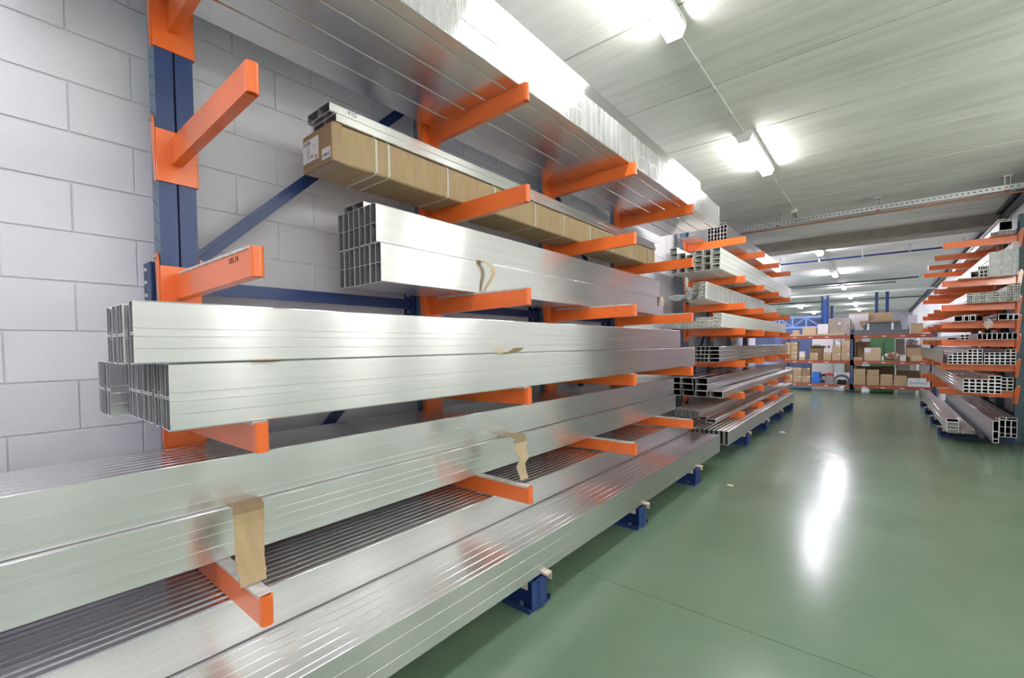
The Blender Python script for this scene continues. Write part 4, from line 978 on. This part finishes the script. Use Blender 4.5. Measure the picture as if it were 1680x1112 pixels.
# things beyond the racking
t = thing('green_cabinet', 'green two-door metal cabinet behind the pallet racking', 'cabinet', (.03, 17.5, 0))
MB().box(-.29, .29, 0, .45, 0, 1.62).obj('body', GREEN, t)
for s_ in (-1, 1):
    d_ = MB().box(s_ * .005 if s_ > 0 else -.285, .285 if s_ > 0 else -.005, -.016, -.001, .05, 1.60).obj('door', GREEN, t)
    MB().box(s_ * .145 - .10, s_ * .145 + .10, -.019, -.0165, 1.50, 1.515).box(s_ * .145 - .10, s_ * .145 - .088, -.019, -.0165, .3, 1.50).obj('door_frame_line', plain('dark_green_%d' % s_, (.04, .16, .07), .5), d_)
for k, (x, y, z0_, z1_, m, w) in enumerate(((-1.76, 21.0, 0, 3.22, NAVY, .08), (-1.69, 21.2, 0, 3.10, BLUE, .10), (-1.585, 21.0, 0, 3.24, NAVY, .08), (-1.49, 21.4, 0, 2.86, NAVY, .08), (-.135, 21.0, 0, 3.24, NAVY, .09), (.16, 21.0, 0, 3.24, NAVY, .10))):
    t = thing('steel_post', ['dark blue post, leftmost in the far hall', 'bright blue post among the left group in the far hall', 'dark blue post right of the bright blue one', 'short dark blue post at the right of the left group', 'dark blue post, left of the pair above the brown cartons', 'dark blue post, right of the pair above the brown cartons'][k], 'post', (x, y, z0_), 'blue posts in the far hall')
    MB().box(-w / 2, w / 2, 0, .01, 0, z1_).box(-w / 2, -w / 2 + .01, .01, .09, 0, z1_).box(w / 2 - .01, w / 2, .01, .09, 0, z1_).obj('section', m, t)
    MB().box(-w / 2 - .02, w / 2 + .02, -.01, .10, z1_, z1_ + .012).obj('cap_plate', m, t)
t = thing('blue_truss', 'light blue steel truss spanning the far hall at the left', 'truss', (-3.2, 20.5, 2.0)); LB = plain('light_blue_paint', (.16, .33, .75), .45)
MB().box(-1.3, 1.45, 0, .08, 0, .07).obj('lower_chord', LB, t); MB().box(-1.3, 1.45, 0, .08, .40, .45).obj('upper_chord', LB, t)
for k in range(6):
    x0 = -1.3 + k * .45; MB().box(x0, x0 + .04, .01, .07, .072, .398).obj('vertical', LB, t)
    za, zb = (.39, .08) if k % 2 else (.08, .39); MB().bar((x0 + .03, .04, za), (x0 + .44, .04, zb), .03, .03, (0, 1, 0)).obj('diagonal', LB, t)
tag(MB().box(-5.5, -1.5, 22.0, 22.4, 0, 2.45).obj('storage_wall', plain('dark_blue_panel', (.05, .07, .16), .5)), 'dark blue panelled block below the blue truss', 'partition')
tag(MB().box(-2.9, -1.82, 18.2, 18.6, 0, 1.9).obj('blue_cupboard', plain('steel_blue', (.07, .10, .22), .5)), 'dark blue steel cupboard behind the left end of the racking', 'cupboard')
for x in (-1.28, 1.42): MB().box(x, x + .06, .01, .07, -2.0, -.001).obj('support_post', LB, t)
t = thing('white_machine', 'white machine with teal panel seen through the middle shelf', 'machine', (-1.50, 18.0, 0)); MB().box(-.28, .30, 0, .6, 0, 1.58).obj('casing', WHITE, t, bevel=.01)
MB().box(-.25, -.05, -.004, .0, 1.25, 1.38).obj('teal_panel', plain('teal', (.25, .5, .48), .4), t); MB().box(-.02, .10, -.004, 0, 1.27, 1.33).obj('display', DARK, t); MB().box(.15, .21, -.004, 0, 1.27, 1.34).obj('knob_panel', DARK, t)
for k, (x, h, m) in enumerate(((.62, 1.7, WHITE), (1.15, 1.9, PLASTER), (-.70, 1.62, CARD_DARK))):
    tag(MB().box(x - .22, x + .22, 18.3, 18.8, 0, h).obj('crate_stack', m, bevel=.01), ['white crate standing beyond the green cabinet', 'pale tall crate near the right wall beyond the racking', 'brown crate beyond the middle post'][k], 'crate')
tag(MB().prism([(-.024, -.03), (.03, -.024), (.026, .028), (-.03, .02)], .0005, .003, 'z').obj('cardboard_scrap', CARD_PALE, None, (-1.173, 4.908, 0)), 'small cardboard scrap on the green floor', 'scrap')
t = tuft(-1.20, 8.23, .018, .028, 'small white crumpled paper on the floor by the second rack', m=WHITE, cat='paper', sq=(1.2, 1, .6))
